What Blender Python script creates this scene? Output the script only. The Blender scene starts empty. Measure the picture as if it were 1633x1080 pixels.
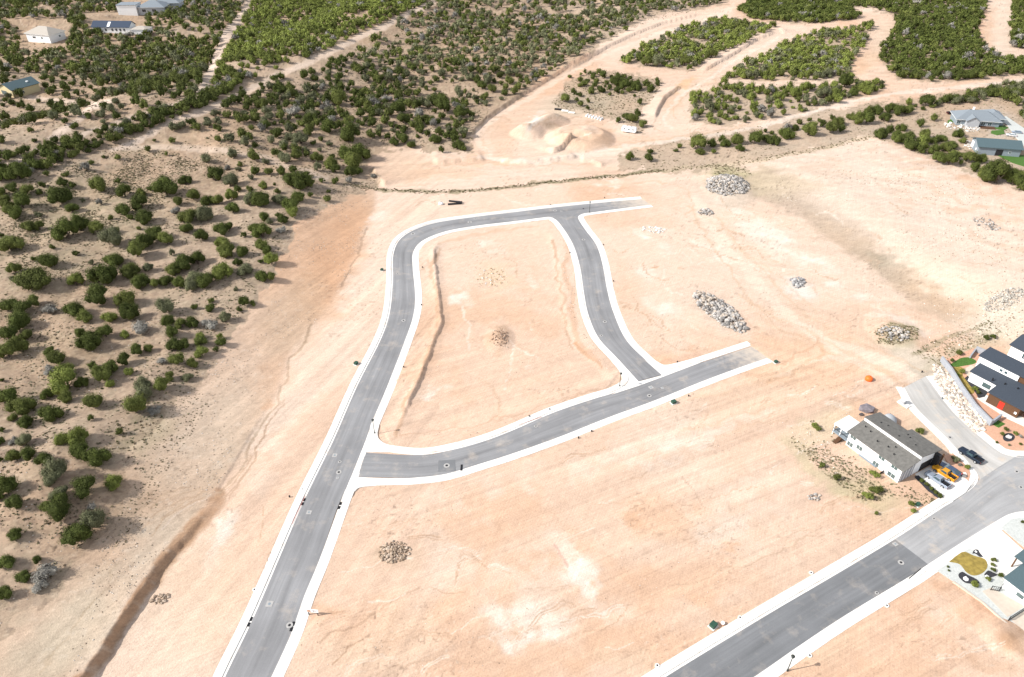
import bpy, math, random
import numpy as np
from mathutils import Vector
random.seed(7); RNG = np.random.default_rng(7)
C = bpy.context.scene.collection
R = math.radians
# ------------------------------------------------------------------ camera, sky, sun, exposure
FPX, PITCH, CH = 1160.0, R(35.3), 130.0          # focal length in px of a 1633 px wide frame, depression, height
cam = bpy.data.cameras.new('camera'); co = bpy.data.objects.new('camera', cam); C.objects.link(co)
cam.sensor_width = 36; cam.lens = 36 * FPX / 1633; cam.clip_start = 1; cam.clip_end = 8000
co.location = (0, 0, CH); co.rotation_euler = (R(90) - PITCH, 0, 0)
S = bpy.context.scene; S.camera = co
SUN_AZ = math.atan2(-0.20, -0.97); SUN_EL = R(37)
w = bpy.data.worlds.new('World'); S.world = w; w.use_nodes = True
nt = w.node_tree; bg = nt.nodes['Background']; sky = nt.nodes.new('ShaderNodeTexSky')
sky.sky_type = 'NISHITA'; sky.sun_disc = False; sky.sun_elevation = SUN_EL
sky.sun_rotation = math.pi / 2 - SUN_AZ; sky.altitude = 1700
hs = nt.nodes.new('ShaderNodeHueSaturation'); hs.inputs['Saturation'].default_value = .35; nt.links.new(sky.outputs[0], hs.inputs['Color']); nt.links.new(hs.outputs[0], bg.inputs[0]); bg.inputs[1].default_value = 0.15; sky.dust_density = 2.5
sl = bpy.data.lights.new('sun', 'SUN'); sl.energy = 3.4; sl.angle = R(0.6); sl.color = (1, .968, .925)
so = bpy.data.objects.new('sun', sl); C.objects.link(so)
so.rotation_euler = Vector((math.cos(SUN_AZ) * math.cos(SUN_EL), math.sin(SUN_AZ) * math.cos(SUN_EL), math.sin(SUN_EL))).to_track_quat('Z', 'Y').to_euler()
S.view_settings.view_transform = 'Standard'; S.view_settings.look = 'None'
S.view_settings.exposure = 0.90; S.view_settings.gamma = 1
S.render.engine = 'CYCLES'; S.cycles.max_bounces = 5; S.cycles.diffuse_bounces = 3
S.cycles.use_denoising = True

# ------------------------------------------------------------------ photo pixel <-> ground helpers (survey of the place)
def F(px, py, z=0.0):
    x = (px - 816.5) / FPX; v = (py - 540) / FPX
    t = (CH - z) / (math.sin(PITCH) + v * math.cos(PITCH))
    return x * t, (math.cos(PITCH) - v * math.sin(PITCH)) * t
def proj(X, Y, Z):
    dz = Z - CH
    dep = Y * math.cos(PITCH) - dz * math.sin(PITCH)
    up = Y * math.sin(PITCH) + dz * math.cos(PITCH)
    dep = np.maximum(dep, 1e-3)
    return 816.5 + FPX * X / dep, 540 - FPX * up / dep
def FL(pts): return np.array([F(a, b) for a, b in pts])
def smooth(pts, n=6):                                # Catmull-Rom
    p = np.array(pts, float); p = np.vstack([2 * p[0] - p[1], p, 2 * p[-1] - p[-2]]); out = []
    for i in range(1, len(p) - 2):
        for k in range(n):
            t = k / n; a, b, c, d = p[i - 1:i + 3]
            out.append(.5 * (2 * b + (c - a) * t + (2 * a - 5 * b + 4 * c - d) * t * t + (3 * b - a - 3 * c + d) * t ** 3))
    out.append(p[-2]); return np.array(out)
def resample(p, n):
    d = np.r_[0, np.cumsum(np.hypot(*np.diff(p, axis=0).T))]; t = np.linspace(0, d[-1], n)
    return np.stack([np.interp(t, d, p[:, 0]), np.interp(t, d, p[:, 1])], 1)
def plen(p): return float(np.hypot(*np.diff(p, axis=0).T).sum())
_T = np.random.default_rng(3).random(65536)
def vnoise(x, y, s=0):
    xi = np.floor(x).astype(np.int64); yi = np.floor(y).astype(np.int64); fx = x - xi; fy = y - yi
    fx = fx * fx * (3 - 2 * fx); fy = fy * fy * (3 - 2 * fy)
    h = lambda a, b: _T[((a * 73856093) ^ (b * 19349663) ^ (s * 83492791 + 17)) & 65535]
    return (h(xi, yi) * (1 - fx) + h(xi + 1, yi) * fx) * (1 - fy) + (h(xi, yi + 1) * (1 - fx) + h(xi + 1, yi + 1) * fx) * fy
def fbm(x, y, sc, o=4, s=0):
    r = 0; a = .5; f = 1 / sc; n = 0
    for k in range(o):
        r = r + a * vnoise(x * f + 7.3 * k, y * f + 3.1 * k, s + k); n += a; a *= .55; f *= 2.03
    return r / n
def sst(a, b, x):
    t = np.clip((x - a) / (b - a), 0, 1); return t * t * (3 - 2 * t)
def pdist(X, Y, line, margin=1e9):
    """distance, signed side (left +), param along for points to a polyline"""
    X = np.asarray(X, float); Y = np.asarray(Y, float); sh = X.shape; X = X.ravel(); Y = Y.ravel()
    D = np.full(X.shape, 1e9); Sg = np.ones(X.shape); T = np.zeros(X.shape)
    lo = line.min(0) - margin; hi = line.max(0) + margin
    idx = np.nonzero((X > lo[0]) & (X < hi[0]) & (Y > lo[1]) & (Y < hi[1]))[0]
    if len(idx):
        x = X[idx]; y = Y[idx]; d0 = np.full(x.shape, 1e18); s0 = np.ones(x.shape); t0 = np.zeros(x.shape)
        L = np.r_[0, np.cumsum(np.hypot(*np.diff(line, axis=0).T))]
        for i in range(len(line) - 1):
            ax, ay = line[i]; bx, by = line[i + 1]; dx, dy = bx - ax, by - ay; l2 = dx * dx + dy * dy + 1e-12
            t = np.clip(((x - ax) * dx + (y - ay) * dy) / l2, 0, 1)
            ex = x - ax - t * dx; ey = y - ay - t * dy; d = ex * ex + ey * ey; m = d < d0
            d0[m] = d[m]; s0[m] = np.where(dx * ey[m] - dy * ex[m] > 0, 1, -1); t0[m] = L[i] + t[m] * math.sqrt(l2)
        D[idx] = np.sqrt(d0); Sg[idx] = s0; T[idx] = t0
    return D.reshape(sh), Sg.reshape(sh), T.reshape(sh)
def inpoly(x, y, poly):
    x = np.asarray(x, float); y = np.asarray(y, float); r = np.zeros(x.shape, bool); n = len(poly)
    for i in range(n):
        ax, ay = poly[i]; bx, by = poly[(i + 1) % n]
        if ay == by: continue
        c = (ay > y) != (by > y); r ^= c & (x < (bx - ax) * (y - ay) / (by - ay) + ax)
    return r

# ------------------------------------------------------------------ the streets (edges of the asphalt)
L1 = [(318,1180),(359,1080),(410,973),(480,810),(520.5,726),(537,691),(571,613),(608,540),(622,496),(626.5,446),(627,408),(637,383),(661,366.5),(699,354.5),(761.5,345.5),(820,338.5),(878,331.5),(940.5,325),(1024,317.5)]
R1 = [(386,1180),(432.6,1080),(464,1011),(485,951),(510.4,890),(538,810),(561,758),(583,703),(593,673),(616,620),(646,542.5),(659,503.5),(662,471),(658,425),(659,402),(673.6,384),(711,369),(761.5,360),(820,353),(872,346.5),(905,342.5),(940,339),(1038,327)]
U2 = [(583,722),(673.6,726),(724,717),(774,703),(820,685.5),(883,658),(945.5,636.7),(1006,620),(1061,599),(1121,577.7),(1199,552.6)]
D2 = [(570.7,760.5),(661,762),(711,756),(761.5,741),(820,722.5),(895,695.7),(970.7,665.5),(1046,638),(1121,607.8),(1180,586),(1224,571)]
L3 = [(872,346.5),(882,348),(893,357),(913,388),(925,425.7),(931,466),(938,501),(954,538),(983,570),(1018,608)]
R3 = [(940,339),(927,342),(922,348),(933,366),(950.6,390),(960.6,420.6),(968,461),(977,495),(997,540),(1028,572.6),(1056,598)]
U4 = [(960,1146),(1061,1080),(1223,981),(1323.5,922),(1427,860)]
D4 = [(1090,1150),(1202,1080),(1273,1031),(1348.6,981),(1449,920.5),(1480,900)]
U4b = [(1427,860),(1499,812.5),(1530,793),(1562,765),(1620,728),(1680,716)]
D4b = [(1480,900),(1537,863),(1594.8,827.6),(1615,819),(1640,816),(1700,815)]
L5 = [(1441.6,618),(1461.7,650.6),(1512,701),(1547,741),(1560,756),(1562,765)]
R5 = [(1476.7,600),(1512,648),(1544.6,680.7),(1587,716),(1604,725),(1620,728)]
def strip_edges(a, b, step=1.2):
    A = smooth(FL(a)); B = smooth(FL(b)); n = max(4, int(max(plen(A), plen(B)) / step)); return resample(A, n), resample(B, n)
STRIPS = {k: strip_edges(a, b) for k, (a, b) in dict(main=(L1, R1), cross=(U2, D2), inner=(L3, R3), lower=(U4, D4), junction=(U4b, D4b), side=(L5, R5)).items()}
def expand(A, B, m):
    c = (A + B) / 2; d = A - B; l = np.hypot(*d.T)[:, None]; return c + d / l * (l / 2 + m), c - d / l * (l / 2 + m)
ROADPOLY = [np.vstack([a, b[::-1]]) for a, b in (expand(*STRIPS[k], 2.1) for k in STRIPS)]
CORNERS = [FL(q) for q in ([(600,665),(545,800),(600,775),(625,712)], [(1000,578),(960,630),(1110,590),(1040,572)], [(1520,700),(1480,815),(1600,760)])]

# ------------------------------------------------------------------ relief
TOE = smooth(FL([(-40,1330),(130,1084),(201,983),(251,910),(309,848),(345,792),(380,740),(440,640),(468,565),(520,500),(548,455),(570,400),(585,368),(600,330),(603,300),(596,262),(640,235),(700,243),(748,240),(755,214),(790,184),(850,141),(905,107),(1000,51),(1120,14),(1165,-12),(1190,-70)]), 4)
BANKTOP = FL([(-60,1330),(112,1078),(161,996),(216,925),(276,860),(309,817),(334,783)])
CREST = smooth(FL([(-300,400),(0,285),(110,245),(200,215),(300,172),(370,145),(440,116),(520,80),(600,45),(690,4),(760,-25),(850,-60)]), 3)
BANKS = [  # polyline px (high side on its left), height, decay of the high side, face width
    (FL([(-60,1330),(130,1084),(201,983),(251,910),(300,856),(325,822),(345,788)]), 1.9, 90, 1.9),
    (FL([(635,683),(652,640),(668,605),(683,570),(694,540),(703,515),(700,480),(695,440),(691,400),(700,386)]), .75, 1.6, .9),
    (FL([(893,119),(935,97),(970,76),(1010,57),(1058,38),(1121,23)]), 1.5, 9, 1.0),
    (FL([(755,235),(752,215),(775,192),(820,160),(870,130),(910,106),(960,80)]), 1.6, 14, 1.2),
    (FL([(1043,191),(1047,180),(1058,158),(1086,138)]), 1.6, 9, 1.0),
    (FL([(1116,119),(1140,105),(1171,88),(1205,66),(1240,53)]), 1.5, 9, 1.0),
    (FL([(1225,45),(1245,48),(1250,56)]), 1.0, 7, 1.0),
    (FL([(880,246),(898,238),(914,228)]), 2.4, 6, 1.0),
    (FL([(795,259),(840,261),(880,257),(925,251)]), 1.8, 5, 1.4), (FL([(690,262),(730,259),(775,256)]), 1.6, 6, 1.2), (FL([(925,258),(945,259),(962,266)]), 1.2, 5, 1.0), (FL([(596,268),(600,285),(618,297)]), 1.5, 9, 1.6),
]
def cone(X, Y, px, py, ax, ay, h, p=1.0, rot=0):
    cx, cy = F(px, py); x = X - cx; y = Y - cy; c, s = math.cos(rot), math.sin(rot)
    r = np.sqrt(((x * c + y * s) / ax) ** 2 + ((-x * s + y * c) / ay) ** 2); return h * np.clip(1 - r, 0, 1) ** p
PAD = FL([(635,684),(652,640),(668,605),(683,570),(694,540),(703,515),(700,480),(695,440),(691,400),(705,384),(760,374),(850,366),(880,372),(893,400),(899,450),(908,505),(935,555),(975,595),(985,606),(900,632),(820,662),(760,690),(700,700)])
def height(X, Y):
    X = np.asarray(X, float); Y = np.asarray(Y, float)
    d, s, t = pdist(X, Y, TOE); sd = d * s
    n1 = fbm(X, Y, 60, 3, 1); n2 = fbm(X, Y, 9, 3, 5)
    left = sst(0, 1, sd / 1.0) * 0.0 + np.where(sd > 0, 5.4 * sst(-6, 40, sd) - 5.4 * sst(-6, 40, 0) + 3.6 * sst(20, 120, sd), 0)
    left *= 1 - sst(330, 420, Y) * .6
    wild = sst(4, 40, sd)
    z = left + wild * ((n1 - .5) * 8 + (n2 - .5) * 1.2)
    # the wooded ridge
    d, s, t = pdist(X, Y, CREST); sd = d * s
    up = np.where(sd < 0, np.exp(-(d / 55) ** 2), np.exp(-(d / 38) ** 2) * 1.35 - .35)
    z = z + up * 10 * sst(-330, -200, X) ** 1 * (1 - sst(0, 120, X)) * sst(190, 300, Y)
    far = sst(430, 900, Y); z = z + far * (fbm(X, Y, 160, 3, 9) - .45) * 12 + sst(800, 2600, Y) * 60
    n4 = fbm(X, Y, 1.9, 3, 15)
    for ln, h, dec, fw in BANKS:
        d, s, t = pdist(X, Y, ln, 60); sd = d * s; L = plen(ln)
        k = sst(-fw, 0, sd + (n2 - .5) * .8 + (n4 - .5) * .8) * np.where(sd > 0, np.exp(-sd / dec), 1) * sst(0, L * .12, t) * (1 - sst(L * .9, L, t))
        if dec > 50: k = sst(-fw, 0, sd + (n2 - .5) * 2.2 + (n4 - .5) * 1.0) * (1 - sst(10, 45, sd)) * (1 - sst(L * .55, L, t) * .9) * (d < 60)
        z = z + h * np.where(d < 1e8, k, 0)
    # lowered inner block
    d, s, t = pdist(X, Y, np.vstack([PAD, PAD[:1]]), 5); ins = inpoly(X, Y, PAD)
    z = z - .3 * np.where(ins, sst(0, 3.5, d), 0)
    # soil heaps
    dh = pdist(X, Y, FL([(843,213),(862,203),(882,194)]), 20)[0]; z = z + 4.8 * np.clip(1 - dh / 9.5 + (n2 - .5) * .3 * (dh < 9.5), 0, 1) * (dh < 11) + np.minimum(cone(X, Y, 925, 221, 18, 19, 9.0), 3.6 + (n2 - .5) * 2) + cone(X, Y, 830, 213, 6, 7, 2)
    z = z + cone(X, Y, 796, 540, 5, 8, 1.3) + cone(X, Y, 1428, 532, 9, 12, 1.6) + cone(X, Y, 1160, 300, 12, 20, 1.5) + cone(X, Y, 1604, 1018, 5, 5, 1.2)
    # right-hand bench
    d, s, t = pdist(X, Y, BENCH, 400); z = z + np.where((d < 1e8) & (s > 0), 2.6 * sst(0, 30, d), 0) * (1 - sst(150, 320, d)) * sst(0, 50, t)
    z = z + (n2 - .5) * .16 + (fbm(X, Y, 2.2, 2, 11) - .5) * .07
    road = np.zeros(X.shape, bool)
    for p in ROADPOLY + CORNERS: road |= inpoly(X, Y, p)
    soft = 1.0
    return np.where(road, -0.12, z + .09)
BENCH = smooth(FL([(1060,255),(1130,264),(1190,290),(1260,330),(1330,385),(1400,440),(1480,495),(1600,560),(1900,700)]), 3)
_RX, _RY, _RS = -720.0, -60.0, 1.3
_RH = None
def hfast(x, y):
    global _RH
    if _RH is None:
        gx = _RX + _RS * np.arange(1110); gy = _RY + _RS * np.arange(900); _RH = height(*np.meshgrid(gx, gy))
    x = np.asarray(x, float); y = np.asarray(y, float); a = np.clip((x - _RX) / _RS, 0, _RH.shape[1] - 1.01); b = np.clip((y - _RY) / _RS, 0, _RH.shape[0] - 1.01); i = a.astype(int); j = b.astype(int); a = a - i; b = b - j
    return (_RH[j, i] * (1 - a) + _RH[j, i + 1] * a) * (1 - b) + (_RH[j + 1, i] * (1 - a) + _RH[j + 1, i + 1] * a) * b
def hz(x, y): return float(height(np.array([x]), np.array([y]))[0])
def P(px, py):
    px = np.atleast_1d(np.asarray(px, float)); py = np.atleast_1d(np.asarray(py, float)); z = np.zeros(px.shape)
    for k in range(9):
        x, y = F(px, py, z); z = .45 * z + .55 * hfast(x, y)
    x, y = F(px, py, z); return np.stack([x, y, hfast(x, y)], 1)
def P1(px, py): return Vector(P(px, py)[0])
def pxm(py): return FPX * math.cos(PITCH) * 0 + math.cos(PITCH) * (py - 540 + FPX * math.tan(PITCH)) / CH

# ------------------------------------------------------------------ materials
def mat(name, col, rough=.85, var=.12, scale=3.0, metal=0, spec=.3, attr=None, bump=0, bscale=8, rnd=0, trans=0):
    m = bpy.data.materials.new(name); m.use_nodes = True; n = m.node_tree; b = n.nodes['Principled BSDF']
    b.inputs['Roughness'].default_value = rough; b.inputs['Metallic'].default_value = metal; b.inputs['Specular IOR Level'].default_value = spec
    tc = n.nodes.new('ShaderNodeTexCoord'); nz = n.nodes.new('ShaderNodeTexNoise'); nz.inputs['Scale'].default_value = scale; nz.inputs['Detail'].default_value = 5
    n.links.new(tc.outputs['Object'], nz.inputs['Vector'])
    mr = n.nodes.new('ShaderNodeMapRange'); mr.inputs[1].default_value = .25; mr.inputs[2].default_value = .75
    mr.inputs[3].default_value = 1 - var; mr.inputs[4].default_value = 1 + var; n.links.new(nz.outputs[0], mr.inputs[0])
    mx = n.nodes.new('ShaderNodeVectorMath'); mx.operation = 'SCALE'; n.links.new(mr.outputs[0], mx.inputs['Scale'])
    if attr:
        at = n.nodes.new('ShaderNodeAttribute'); at.attribute_name = attr; n.links.new(at.outputs['Color'], mx.inputs[0])
    else: mx.inputs[0].default_value = col[:3]
    out = mx.outputs[0]
    if rnd:
        oi = n.nodes.new('ShaderNodeObjectInfo'); r2 = n.nodes.new('ShaderNodeMapRange'); r2.inputs[3].default_value = 1 - rnd; r2.inputs[4].default_value = 1 + rnd
        n.links.new(oi.outputs['Random'], r2.inputs[0]); m2 = n.nodes.new('ShaderNodeVectorMath'); m2.operation = 'SCALE'
        n.links.new(out, m2.inputs[0]); n.links.new(r2.outputs[0], m2.inputs['Scale']); out = m2.outputs[0]
    n.links.new(out, b.inputs['Base Color'])
    if bump:
        nb = n.nodes.new('ShaderNodeTexNoise'); nb.inputs['Scale'].default_value = bscale; nb.inputs['Detail'].default_value = 6; n.links.new(tc.outputs['Object'], nb.inputs['Vector'])
        bp = n.nodes.new('ShaderNodeBump'); bp.inputs['Strength'].default_value = 1; bp.inputs['Distance'].default_value = bump
        n.links.new(nb.outputs[0], bp.inputs['Height']); n.links.new(bp.outputs[0], b.inputs['Normal'])
    return m
M = {}
M['concrete'] = mat('concrete', (.70,.67,.62), .9, .07, .8)
def dirty(m, col, a=.52, b=.72, k=.75):
    n = m.node_tree; bs = n.nodes['Principled BSDF']; src = bs.inputs['Base Color'].links[0].from_socket; tc = n.nodes.new('ShaderNodeTexCoord')
    nz = n.nodes.new('ShaderNodeTexNoise'); nz.inputs['Scale'].default_value = .33; nz.inputs['Detail'].default_value = 7; nz.inputs['Roughness'].default_value = .65; n.links.new(tc.outputs['Object'], nz.inputs['Vector'])
    mr = n.nodes.new('ShaderNodeMapRange'); mr.inputs[1].default_value = a; mr.inputs[2].default_value = b; mr.inputs[3].default_value = 0; mr.inputs[4].default_value = k; n.links.new(nz.outputs[0], mr.inputs[0])
    mx = n.nodes.new('ShaderNodeMix'); mx.data_type = 'RGBA'; n.links.new(mr.outputs[0], mx.inputs[0]); n.links.new(src, mx.inputs[6]); mx.inputs[7].default_value = (*col, 1); n.links.new(mx.outputs[2], bs.inputs['Base Color'])
dirty(M['concrete'], (.58,.46,.36))
M['collar'] = mat('collar_concrete', (.36,.345,.325), .9, .15, 1.5)
M['white_wall'] = mat('white_wall', (.78,.77,.75), .8, .04, 2)
M['trim'] = mat('trim', (.82,.82,.80), .6, .03, 2)
M['shingle_grey'] = mat('shingle_grey', (.135,.128,.115), .95, .22, 1.3, bump=.03)
M['shingle_dark'] = mat('shingle_dark', (.045,.055,.07), .9, .2, 6)
M['shingle_teal'] = mat('shingle_teal', (.07,.105,.115), .9, .15, 5)
M['roof_blue'] = mat('roof_blue', (.20,.225,.245), .6, .1, 2, .1)
M['roof_beige'] = mat('roof_beige', (.38,.34,.29), .9, .12, 4)
M['roof_navy'] = mat('roof_navy', (.03,.045,.075), .5, .1, 2)
M['siding_grey'] = mat('siding_grey', (.21,.245,.27), .8, .08, 3)
M['wall_pale_grey'] = mat('siding_pale_grey', (.36,.37,.38), .8, .08, 3)  # even pale grey, also used on vents, rims and a tarp
M['yellow_wall'] = mat('yellow_wall', (.55,.46,.27), .85, .05, 2)
M['brown_wood'] = mat('brown_wood', (.10,.05,.025), .8, .25, 6)
M['red'] = mat('red_paint', (.55,.035,.02), .45, .05, 2)
M['glass'] = mat('window_glass', (.05,.08,.09), .12, .1, 1, 0, .7)
M['glass_pale'] = mat('window_glass_pale', (.085,.12,.12), .2, .15, 1.5, 0, .7)
M['dark'] = mat('dark_metal', (.02,.02,.022), .5, .1, 3)
M['black'] = mat('black_plastic', (.012,.012,.014), .55, .1, 3)
M['rubber'] = mat('rubber', (.02,.02,.02), .9, .1, 9)
M['green_box'] = mat('green_paint', (.03,.075,.05), .5, .12, 5)
M['dull_red'] = mat('dull_red_paint', (.42,.16,.13), .8, .25, 2)
M['orange'] = mat('orange_plastic', (.8,.14,.02), .5, .1, 3)
M['block'] = mat('block_wall', (.30,.31,.33), .95, .12, 2)
M['lamp_green'] = mat('lamp_paint', (.03,.035,.03), .5, .05, 3)
M['rock'] = mat('rock', (.5,.47,.42), .95, .3, 1.2, attr='Col')
M['lawn'] = mat('lawn_grass', (.06,.13,.02), .95, .35, 3, bump=.05)
M['lawn_dry'] = mat('dry_lawn', (.26,.19,.045), .95, .35, 1.2)
M['mulch'] = mat('mulch', (.035,.035,.04), .95, .3, 5)
M['gravel_pale'] = mat('gravel_pale', (.46,.47,.44), .95, .15, 3)
M['gravel_red'] = mat('gravel_red', (.52,.30,.20), .95, .12, 2)
M['patio'] = mat('patio', (.50,.43,.35), .9, .08, 1.5)
M['bark'] = mat('bark', (.10,.075,.055), .95, .3, 6)
M['leaf'] = mat('foliage', (.06,.09,.025), .85, .22, .9, spec=.15, attr='Col', rnd=.22)
M['tuft'] = mat('scrub', (.1,.1,.05), .95, .2, .5, spec=.1, attr='Col')
def carpaint(n, c): return mat(n, c, .25, .03, 1, .3, .6)

# ------------------------------------------------------------------ mesh builders
class MB:
    def __init__(s): s.v = []; s.f = []
    def add(s, vs, fs):
        o = len(s.v); s.v += [tuple(q) for q in vs]; s.f += [tuple(i + o for i in f) for f in fs]; return s
    def box(s, x0, x1, y0, y1, z0, z1):
        return s.add([(x0,y0,z0),(x1,y0,z0),(x1,y1,z0),(x0,y1,z0),(x0,y0,z1),(x1,y0,z1),(x1,y1,z1),(x0,y1,z1)],
                     [(3,2,1,0),(4,5,6,7),(0,1,5,4),(1,2,6,5),(2,3,7,6),(3,0,4,7)])
    def slab(s, top, th):                              # polygon of 3-D points given thickness downward
        n = len(top); return s.add(list(top) + [(a, b, c - th) for a, b, c in top], [tuple(range(n)), tuple(range(2 * n - 1, n - 1, -1))] + [(i, n + i, n + (i + 1) % n, (i + 1) % n) for i in range(n)])
    def prism(s, poly, z0, z1): return s.slab([(a, b, z1) for a, b in poly], z1 - z0)
    def cyl(s, cx, cy, z0, z1, r0, r1=None, n=12, ax='z'):
        r1 = r0 if r1 is None else r1; vs = []
        for z, r in ((z0, r0), (z1, r1)):
            for k in range(n):
                a = 2 * math.pi * k / n; c, d = r * math.cos(a), r * math.sin(a)
                vs.append((cx + c, cy + d, z) if ax == 'z' else ((z, cx + c, cy + d) if ax == 'x' else (cx + c, z, cy + d)))
        fs = [tuple(range(n - 1, -1, -1)), tuple(range(n, 2 * n))] + [(k, (k + 1) % n, n + (k + 1) % n, n + k) for k in range(n)]
        return s.add(vs, fs)
    def loft(s, secs):                                  # list of equal-length rings
        n = len(secs[0]); vs = [p for r in secs for p in r]; fs = [tuple(range(n - 1, -1, -1)), tuple(range((len(secs) - 1) * n, len(secs) * n))]
        for j in range(len(secs) - 1):
            for k in range(n): a = j * n + k; b = j * n + (k + 1) % n; fs.append((a, b, b + n, a + n))
        return s.add(vs, fs)
    def build(s, name, m, parent=None, bevel=0, smooth=False, label=None):
        me = bpy.data.meshes.new(name); me.from_pydata(s.v, [], s.f); me.update()
        me.materials.append(M[m] if isinstance(m, str) else m)
        import bmesh as _b
        bm = _b.new(); bm.from_mesh(me); _b.ops.recalc_face_normals(bm, faces=bm.faces[:])
        if bevel: _b.ops.bevel(bm, geom=bm.edges[:], offset=bevel, segments=2, affect='EDGES', clamp_overlap=True)
        bm.to_mesh(me); bm.free()
        if smooth: me.shade_smooth()
        o = bpy.data.objects.new(name, me); C.objects.link(o)
        if parent: o.parent = parent
        if label: o['label'] = label
        return o
def tag(o, label=None, cat=None, group=None, kind=None):
    if label: o['label'] = label
    if cat: o['category'] = cat
    if group: o['group'] = group
    if kind: o['kind'] = kind
    return o
def thing(name, label, cat, loc=(0,0,0), rz=0, group=None):
    o = bpy.data.objects.new(name, None); C.objects.link(o); o.location = loc; o.rotation_euler = (0, 0, rz); o.empty_display_size = .3
    return tag(o, label, cat, group)
def npmesh(name, V, Fq, m, col=None, smooth=False):
    """V (n,3), Fq (k,3|4) numpy -> object"""
    me = bpy.data.meshes.new(name); n, k, w = len(V), len(Fq), Fq.shape[1]
    me.vertices.add(n); me.vertices.foreach_set('co', np.ascontiguousarray(V, np.float32).ravel())
    me.loops.add(k * w); me.loops.foreach_set('vertex_index', np.ascontiguousarray(Fq, np.int32).ravel())
    me.polygons.add(k); me.polygons.foreach_set('loop_start', np.arange(0, k * w, w, dtype=np.int32)); me.polygons.foreach_set('loop_total', np.full(k, w, np.int32))
    me.polygons.foreach_set('use_smooth', np.full(k, bool(smooth)))
    me.update(calc_edges=True)
    if col is not None:
        a = me.color_attributes.new('Col', 'FLOAT_COLOR', 'POINT'); c = np.ones((n, 4), np.float32); c[:, :3] = col; a.data.foreach_set('color', c.ravel())
    me.materials.append(M[m] if isinstance(m, str) else m)
    o = bpy.data.objects.new(name, me); C.objects.link(o); return o

# ------------------------------------------------------------------ ground sheet
def qs(t): return [tuple(map(float, p.split(','))) for p in t.split()]
WILD = {  # natural ground, photo survey
 'hill': qs('-300,1400 -300,-120 1180,-120 1163,6 1120,16 1050,24 1000,47 905,104 850,140 800,175 762,203 750,222 757,240 700,243 640,236 598,240 590,262 605,290 590,303 555,312 515,335 470,352 452,400 428,450 400,500 350,560 308,612 262,664 232,700 212,745 205,790 150,862 95,925 20,1000 -60,1060'),
 'islet': qs('880,165 905,130 945,113 1000,117 1058,130 1040,160 1012,182 1034,200 1020,212 985,192 935,180 900,176'),
 'verge': qs('985,247 1040,232 1100,216 1200,204 1290,181 1400,163 1500,150 1640,126 1720,120 1720,190 1640,165 1500,192 1390,217 1300,236 1200,256 1090,276 985,268'),
 'p1': qs('984,98 1040,68 1090,48 1142,32 1236,42 1222,50 1172,74 1132,95 1098,113 1058,110'),
 'p2': qs('1154,124 1174,110 1219,88 1276,62 1312,52 1394,40 1384,64 1356,101 1360,124 1250,131'),
 'p3': qs('1095,192 1106,152 1150,134 1230,146 1300,136 1404,128 1412,141 1380,152 1290,177 1160,202'),
 'p4': qs('1176,16 1215,-10 1240,-120 1330,-120 1330,-10 1372,30 1300,38 1200,31'),
 'p5': qs('1338,10 1346,-30 1400,-120 1640,-120 1580,-30 1558,60 1568,84 1640,98 1720,100 1720,112 1633,119 1500,131 1430,126 1403,96 1404,78 1430,42 1424,24 1390,14'),
 'p6': qs('1620,-60 1720,-120 1800,90 1680,92 1610,74'),
 'right': qs('1385,216 1440,190 1500,174 1640,138 1760,130 1760,330 1633,304 1560,282 1520,262 1450,240'),
}
def blob(u, v, px, py, rx, ry, rot=0, soft=.5):
    a = R(rot); c, s_ = math.cos(a), math.sin(a); x = u - px; y = v - py
    r = np.sqrt(((x * c + y * s_) / rx) ** 2 + ((-x * s_ + y * c) / ry) ** 2); return 1 - sst(1 - soft, 1 + soft, r)
def mixc(col, c, k): k = np.clip(k, 0, 1)[:, None]; col += (np.array(c) - col) * k
SAND, ORANGE, PALE, TAN, BROWN, WHITE = (.572,.408,.300), (.525,.315,.192), (.620,.49,.390), (.265,.192,.124), (.335,.26,.19), (.69,.60,.51)
# tracks and pale trails: px polyline, width px, colour, strength
def RUTS():
    r = random.Random(5); out = []
    zones = [((560,820,1000,1060),-22,34),((900,700,1400,860),-24,26),((620,400,900,680),70,18),((980,380,1180,560),40,14),((1150,330,1500,520),32,18),((1100,580,1380,680),-22,22),((380,760,480,1000),-62,10),((640,300,1060,330),-6,10),((780,180,1000,250),-14,10),((1250,950,1600,1070),-30,12),((1300,230,1620,460),24,14)]
    for (x0, y0, x1, y1), ang, n in zones:
        for k in range(n):
            a = R(ang + r.gauss(0, 16)); L = r.uniform(25, 130) * (y1 / 1080) ** .7; cx, cy = r.uniform(x0, x1), r.uniform(y0, y1); bend = r.gauss(0, .25); pts = []
            for j in range(6): t = j / 5 - .5; q = a + bend * t * 2; pts.append((cx + math.cos(q) * L * t, cy + math.sin(q) * L * t * .8))
            st = r.uniform(.3, .75); c = (.42,.28,.185) if r.random() < .7 else (.67,.57,.47); w_ = .55 + .9 * r.random() * y1 / 1080
            out.append((pts, w_, c, st)); off = 1.0 + 3.6 * (cy / 1080) ** 1.5
            if r.random() < .6: out.append(([(p[0] - math.sin(a) * off, p[1] + math.cos(a) * off) for p in pts], w_, c, st * .9))
    return out
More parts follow.
